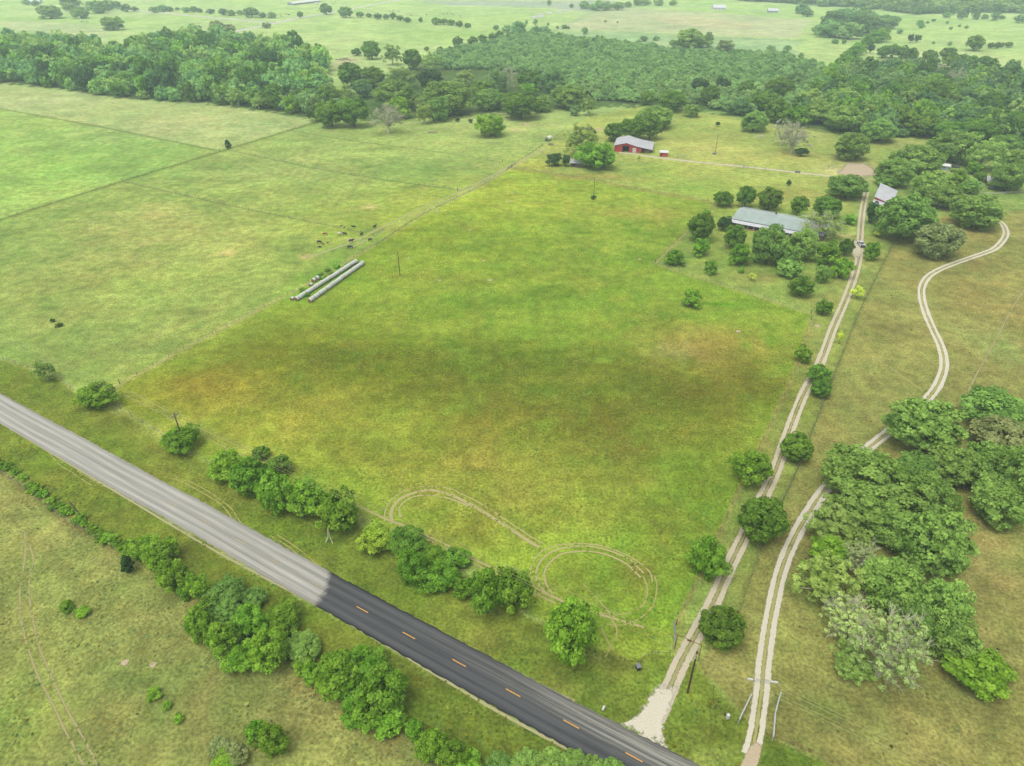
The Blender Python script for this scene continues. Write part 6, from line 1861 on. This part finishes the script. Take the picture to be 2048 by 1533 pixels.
# brown shack under the trees
x, y = gp(1141, 334.5)
e = tag(empty("brown_shack", (x, y, 0), math.radians(-6)), "old brown board shack with grey roof under the lush trees", 'shack')
mb = MB()
for x0, x1, z0 in ((0, 1.2, 0), (1.2, 2.4, 2.0), (2.4, 9, 0)):
    mb.box(x0, x1, 0, .15, z0, 2.6)
mb.build("front_wall", M['brown_wall'], e)
mb = MB(); mb.box(0, .15, .16, 6, 0, 2.6); mb.box(8.85, 9, .16, 6, 0, 2.6); mb.box(.16, 8.84, 5.85, 6, 0, 2.6); mb.build("back_wall", M['brown_wall'], e)
MB().slab([(-.4, -.9, 2.5), (9.4, -.9, 2.5), (9.4, 3, 4.0), (-.4, 3, 4.0)], .12).build("roof", M['roof_grey'], e)
MB().slab([(-.4, 3, 4.0), (9.4, 3, 4.0), (9.4, 6.6, 2.5), (-.4, 6.6, 2.5)], .12).build("roof", M['roof_grey'], e)
for xx in (4, 6.4):
    f = MB().box(xx, xx + 1, -.05, -.002, 1.0, 2.0).build("window", M['white'], e)
    MB().box(xx + .1, xx + .9, -.07, -.051, 1.1, 1.9).build("pane", M['glass'], f)
# arched white shelter
x, y = gp(1089, 283.5)
e = tag(empty("arched_shelter", (x, y, 0), math.radians(-20)), "small white arched shelter open on its right side by the pens", 'shelter')
mb = MB()
arc = [(4.2 * (.5 - .5 * math.cos(t)) if t < 1.9 else 4.2 * (.5 - .5 * math.cos(t)), 3.0 * math.sin(t) ** .7 if math.sin(t) > 0 else 0) for t in np.linspace(0, 2.35, 9)]
for (xa, za), (xb, zb) in zip(arc[:-1], arc[1:]):
    mb.add([(xa, 0, za), (xb, 0, zb), (xb, 6, zb), (xa, 6, za), (xa + .05, .02, za - .08), (xb + .02, .02, zb - .08), (xb + .02, 5.98, zb - .08), (xa + .05, 5.98, za - .08)],
           [(0, 1, 2, 3), (7, 6, 5, 4), (0, 4, 5, 1), (2, 6, 7, 3)])
mb.build("curved_roof", M['white'], e)
for yy in (.1, 5.8):
    MB().box(3.3, 3.45, yy, yy + .12, 0, arc[-1][1] - .1).build("post", M['steel'], e)
# far white barn
x, y = gp(586, 11.2); x2, y2 = gp(641, 4.6)
d = np.array([x2 - x, y2 - y]); L = float(np.linalg.norm(d)); an = math.atan2(d[1], d[0])
print("far barn", L, math.degrees(an))
L = min(L, 110)
e = tag(empty("far_barn", (x, y, 0), an), "long low barn with a white roof at the top edge of the far pasture", 'barn')
MB().box(0, L, 0, 14, 0, 3.2).build("wall", plain("far_barn_wall", (.16, .17, .18), .8, .1), e)
MB().slab([(-1, -1, 3.1), (L + 1, -1, 3.1), (L + 1, 7, 6.2), (-1, 7, 6.2)], .2).build("roof", M['white'], e)
MB().slab([(-1, 7, 6.2), (L + 1, 7, 6.2), (L + 1, 15, 3.1), (-1, 15, 3.1)], .2).build("roof", M['white'], e)
mb = MB(); yz_wall(mb, [(0, 3.21), (14, 3.21), (7, 5.9)], 0, .3); mb.build("gable_wall", M['roof_grey'], e)


def gable_house(u, v, an, w, dpt, h, hr, wallm, roofm, name, label, cat='house', nwin=3):
    x, y = gp(u, v)
    e = tag(empty(name, (x, y, 0), math.radians(an)), label, cat)
    MB().box(0, w, 0, dpt, 0, h).build("wall", M[wallm], e)
    MB().slab([(-.5, -.5, h - .05), (w + .5, -.5, h - .05), (w + .5, dpt / 2, hr), (-.5, dpt / 2, hr)], .14).build("roof", M[roofm], e)
    MB().slab([(-.5, dpt / 2, hr), (w + .5, dpt / 2, hr), (w + .5, dpt + .5, h - .05), (-.5, dpt + .5, h - .05)], .14).build("roof", M[roofm], e)
    mb = MB(); yz_wall(mb, [(.02, h + .01), (dpt - .02, h + .01), (dpt / 2, hr - .16)], .02, .2); yz_wall(mb, [(.02, h + .01), (dpt - .02, h + .01), (dpt / 2, hr - .16)], w - .2, w - .02)
    mb.build("gable_wall", M[wallm], e)
    for i in range(nwin):
        xx = w * (i + .6) / (nwin + .3)
        f = MB().box(xx, xx + 1.2, -.05, -.002, h * .35, h * .8).build("window", M['white'], e)
        MB().box(xx + .1, xx + 1.1, -.07, -.051, h * .38, h * .77).build("pane", M['glass'], f)
    return e


gable_house(1874, 338.5, -35, 6, 5, 2.5, 3.3, 'wall_pale', 'white', 'pale_shed', "small pale shed with a white roof edge half under the oaks", 'shed', 1)
gable_house(1972, 372, -25, 12, 9, 2.7, 4.4, 'brown_wall', 'roof_grey', 'cabin', "grey roofed cabin half hidden under the large right hand oak", 'cabin', 3)
gable_house(46, 8, 8, 34, 14, 4.0, 8.0, 'white', 'roof_white', 'farmhouse', "white roofed farmhouse among the far left grove", 'house', 3)
gable_house(146, 14, 20, 12, 9, 3.5, 6, 'white', 'roof_white', 'farm_building', "small white building in the far left grove", 'farm building', 1)
gable_house(1426, 20.5, -6, 24, 16, 4.0, 9.0, 'white', 'roof_white', 'farmhouse', "white gabled house beyond the far ploughed field", 'house', 3)
gable_house(1536, 26, -8, 18, 12, 3.5, 7.0, 'roof_grey', 'roof_white', 'farmhouse', "pale roofed house among the trees right of the white gabled one", 'house', 2)
gable_house(631, 10, 15, 5, 5, 3, 4, 'white', 'white', 'feed_bin', "small white hut in front of the long far barn", 'hut', 1)

# white wrapped bale rows far away
for i, (u, v) in enumerate(((1067.6, 36.5), (1080, 30.4), (1081.5, 34.8), (1098.3, 28.2), (1116.6, 25.3), (1132, 22.7))):
    x, y = gp(u, v)
    an = math.radians(28)
    mb = MB()
    n = 10
    prof_ = [(1.7 * math.cos(t), 2.3 * math.sin(t)) for t in np.linspace(0, math.pi, n)]
    mb.add([(-6, p[0], p[1]) for p in prof_] + [(6, p[0], p[1]) for p in prof_], [tuple(range(n)), tuple(reversed(range(n, 2 * n)))] + [(i_, n + i_, n + i_ + 1, i_ + 1) for i_ in range(n - 1)])
    o = mb.build("wrapped_bale_row", M['canvas']); o.location = (x, y, 0); o.rotation_euler = (0, 0, an)
    tag(o, "long white wrapped bale row in the far pasture, %s from the near end" % ORD[i], 'bale row', 'white wrapped bale rows in the far pasture')


def heap(u, v, w, d_, h, mat, name, label, cat, seed):
    x, y = gp(u, v)
    rg = random.Random(seed)
    mb = MB()
    for k in range(26):
        a = rg.uniform(0, 6.28); r = math.sqrt(rg.random())
        px, py = r * math.cos(a) * w / 2, r * math.sin(a) * d_ / 2
        pz = h * (1 - r) * rg.uniform(.4, 1)
        L = rg.uniform(.25, .5) * w * .5; b = rg.uniform(0, 6.28); t = rg.uniform(-.3, .5)
        mb.tube([(px - L * math.cos(b) / 2, py - L * math.sin(b) / 2, max(.05, pz - t * L / 2)), (px + L * math.cos(b) / 2, py + L * math.sin(b) / 2, pz + t * L / 2)], [h * .16, h * .08], 5)
    o = mb.build(name, mat); o.location = (x, y, 0)
    tag(o, label, cat)


heap(1522, 273, 9, 5, .8, M['chalk'], 'rubble_heap', "low heap of white rubble below the domed oak", 'heap', 1)
heap(866, 266, 9, 5, 1.2, M['brush'], 'brush_pile', "grey pile of dead branches in the upper meadow", 'brush pile', 2)
heap(690, 120, 22, 16, 2.2, M['brush'], 'brush_pile', "large grey brush pile in a clearing of the wood belt", 'brush pile', 3)
heap(1101, 290, 5, 3, 1.4, M['brush'], 'scrap_heap', "brown scrap heap beside the arched white shelter", 'heap', 4)
heap(168, 44, 16, 8, 2, M['brush'], 'brush_pile', "pale brush pile in the far left pasture", 'brush pile', 5)
# fallen pale trunk in the wood belt
x, y = gp(457, 205)
mb = MB(); mb.tube([(0, 0, 2), (-3, 2, 8), (-5, 3, 15)], [.5, .35, .12], 6); mb.tube([(-3.6, 2.3, 10), (-1, 3.2, 14.5)], [.25, .08], 5)
o = mb.build("dead_tree", M['bark_pale']); o.location = (x, y, -1.9)
tag(o, "white dead trunk slanting out of the wood belt edge", 'dead tree')
x, y = gp(660, 1084)
mb = MB()
mb.tube([(-.9, -.2, 0), (-.2, 0, 1.5), (0, .1, 4)], [.16, .13, .1], 6); mb.tube([(.7, -.4, 0), (.2, 0, 1.5), (.1, .2, 4)], [.15, .12, .1], 6); mb.tube([(.1, .6, 0), (0, .3, 2)], [.12, .1], 6)
o = mb.build("forked_trunk", M['bark_pale']); o.location = (x, y, 0)
tag(o, "forked white trunk standing under the right end of the left roadside row", 'tree trunk')

# ------------------------------------------------------------------ vehicles
def wheel(e, x, y, r=.38, w=.26):
    t = MB().tube([(x, y - w / 2, r), (x, y + w / 2, r)], r, 14).build("wheel", M['tyre_rubber'], e)
    MB().tube([(x, y - w / 2 - .012, r), (x, y + w / 2 + .012, r)], r * .55, 10).build("rim", M['steel'], t)


def pickup(u, v, an, label):
    x, y = gp(u, v)
    e = tag(empty("pickup_truck", (x, y, 0), math.radians(an)), label, 'pickup truck')
    b = MB()
    yz_wall(b, [(-.98, .55), (.98, .55), (1.0, .95), (.93, 1.14), (-.93, 1.14), (-1.0, .95)], .9, 2.85)   # bonnet
    b.box(-.8, .9, -.98, .98, .5, 1.1)
    b.build("body", M['car_white'], e)
    c = MB()
    c.add([(-.78, -.95, 1.1), (1.25, -.95, 1.1), (1.25, .95, 1.1), (-.78, .95, 1.1), (-.55, -.76, 1.88), (.45, -.76, 1.88), (.45, .76, 1.88), (-.55, .76, 1.88)],
          [(4, 5, 6, 7), (0, 1, 5, 4), (1, 2, 6, 5), (2, 3, 7, 6), (3, 0, 4, 7)])
    c.build("cab", M['car_white'], e)
    g = MB()
    g.add([(1.225, -.84, 1.16), (1.225, .84, 1.16), (.53, .7, 1.84), (.53, -.7, 1.84)], [(0, 1, 2, 3)])
    g.v = [(p[0] + .02, p[1], p[2] + .02) for p in g.v]
    g.build("windscreen", M['glass'], e)
    g = MB(); g.add([(-.775, -.82, 1.16), (-.775, .82, 1.16), (-.58, .7, 1.82), (-.58, -.7, 1.82)], [(3, 2, 1, 0)]); g.v = [(p[0] - .02, p[1], p[2]) for p in g.v]
    g.build("rear_window", M['glass'], e)
    for s in (-1, 1):
        g = MB(); g.add([(-.65, s * .925, 1.2), (1.05, s * .925, 1.2), (.45, s * .8, 1.8), (-.5, s * .8, 1.8)], [(0, 1, 2, 3) if s < 0 else (3, 2, 1, 0)]); g.v = [(p[0], p[1] + s * .02, p[2]) for p in g.v]
        g.build("side_window", M['glass'], e)
        MB().box(-2.85, -.81, s * .98 - .06, s * .98 + .06, .5, 1.2).build("bed_side", M['car_white'], e)
        MB().box(.95, 1.15, s * 1.1 - .14, s * 1.1 + .14, 1.15, 1.42).build("mirror", M['black'], e)
        MB().box(2.86, 2.9, s * .75 - .2, s * .75 + .2, .78, .98).build("headlight", M['white'], e)
        for xx in (1.9, -1.85):
            wheel(e, xx, s * .9)
    MB().box(-2.85, -.81, -.91, .91, .5, .66).build("bed_floor", M['black'], e)
    MB().box(-2.95, -2.86, -.95, .95, .5, 1.18).build("tailgate", M['car_dark'], e)
    MB().box(-3.12, -2.96, -.98, .98, .42, .66).build("bumper", M['black'], e)
    MB().box(2.87, 3.05, -.98, .98, .42, .7).build("bumper", M['steel'], e)
    # load
    px, py = math.cos(math.radians(an)), math.sin(math.radians(an))
    o = MB().box(-.45, .45, -.4, .4, 0, .5).box(-.47, .47, -.42, .42, .501, .58).build("storage_box", M['white'])
    lx, ly = -2.3, -.35
    o.location = (x + lx * px - ly * py, y + lx * py + ly * px, .665); o.rotation_euler = (0, 0, math.radians(an))
    tag(o, "white box in the dark bed of the white pickup", 'box')
    return e


pickup(1721.5, 491.5, 84, "white pickup with an open black bed driving up the gravel drive")


def sedan(u, v, an, label, mat):
    x, y = gp(u, v)
    e = tag(empty("parked_car", (x, y, 0), math.radians(an)), label, 'car')
    b = MB()
    pr = [(-2.2, .35), (2.2, .35), (2.25, .7), (2.0, .85), (1.2, .95), (-1.5, .98), (-2.2, .9)]
    xz_wall(b, pr, -.88, .88)
    b.build("body", M[mat], e)
    c = MB(); c.add([(-1.5, -.8, .97), (1.2, -.8, .95), (1.2, .8, .95), (-1.5, .8, .97), (-.9, -.62, 1.42), (.4, -.62, 1.42), (.4, .62, 1.42), (-.9, .62, 1.42)], [(0, 1, 5, 4), (1, 2, 6, 5), (2, 3, 7, 6), (3, 0, 4, 7)])
    c.build("windows", M['glass'], e)
    MB().box(-.92, .42, -.64, .64, 1.421, 1.47).build("roof", M[mat], e)
    for s in (-1, 1):
        for xx in (1.35, -1.35):
            wheel(e, xx, s * .8, .33, .22)
        MB().box(2.2, 2.27, s * .6 - .16, s * .6 + .16, .62, .78).build("headlight", M['white'], e)


sedan(1911, 336, -20, "dark car parked under the tall oak in the compound", 'car_dark')
sedan(1984, 379, 160, "dark car parked in front of the grey roofed cabin", 'car_dark')
# utility cart on the farm lane
x, y = gp(1595, 345.5)
e = tag(empty("utility_cart", (x, y, 0), math.radians(-8)), "small dark farm buggy with white seats on the barn lane", 'farm buggy')
MB().box(-1.3, 1.3, -.65, .65, .35, .7).build("body", M['black'], e)
for s in (-1, 1):
    for xx in (.95, -.95):
        wheel(e, xx, s * .68, .34, .26)
    MB().box(-.35, .15, s * .32 - .24, s * .32 + .24, .701, .95).build("seat", M['white'], e)
    MB().box(-.45, -.36, s * .32 - .24, s * .32 + .24, .8, 1.4).build("backrest", M['white'], e)
mb = MB()
for s in (-1, 1):
    mb.tube([(.7, s * .6, .7), (.35, s * .55, 1.85), (-.5, s * .55, 1.85), (-.6, s * .6, .7)], .035, 6)
mb.build("roll_frame", M['black'], e)
MB().box(-1.3, -.6, -.66, .66, .701, 1.0).build("cargo_box", M['gate_green'], e)

# ------------------------------------------------------------------ haze
m, nt, out = new_mat("haze_air")
pv = N(nt, "VolumePrincipled")
pv.inputs["Color"].default_value = (0.70, 0.90, 0.92, 1)
pv.inputs["Density"].default_value = 0.00013
pv.inputs["Anisotropy"].default_value = 0.0
nt.links.new(pv.outputs[0], out.inputs["Volume"])
hz = MB().box(-6100, 6100, -6100, 6100, -1.0, 124.0).build("haze", m)
tag(hz, "thin pale haze that fades the far pastures", kind='stuff')
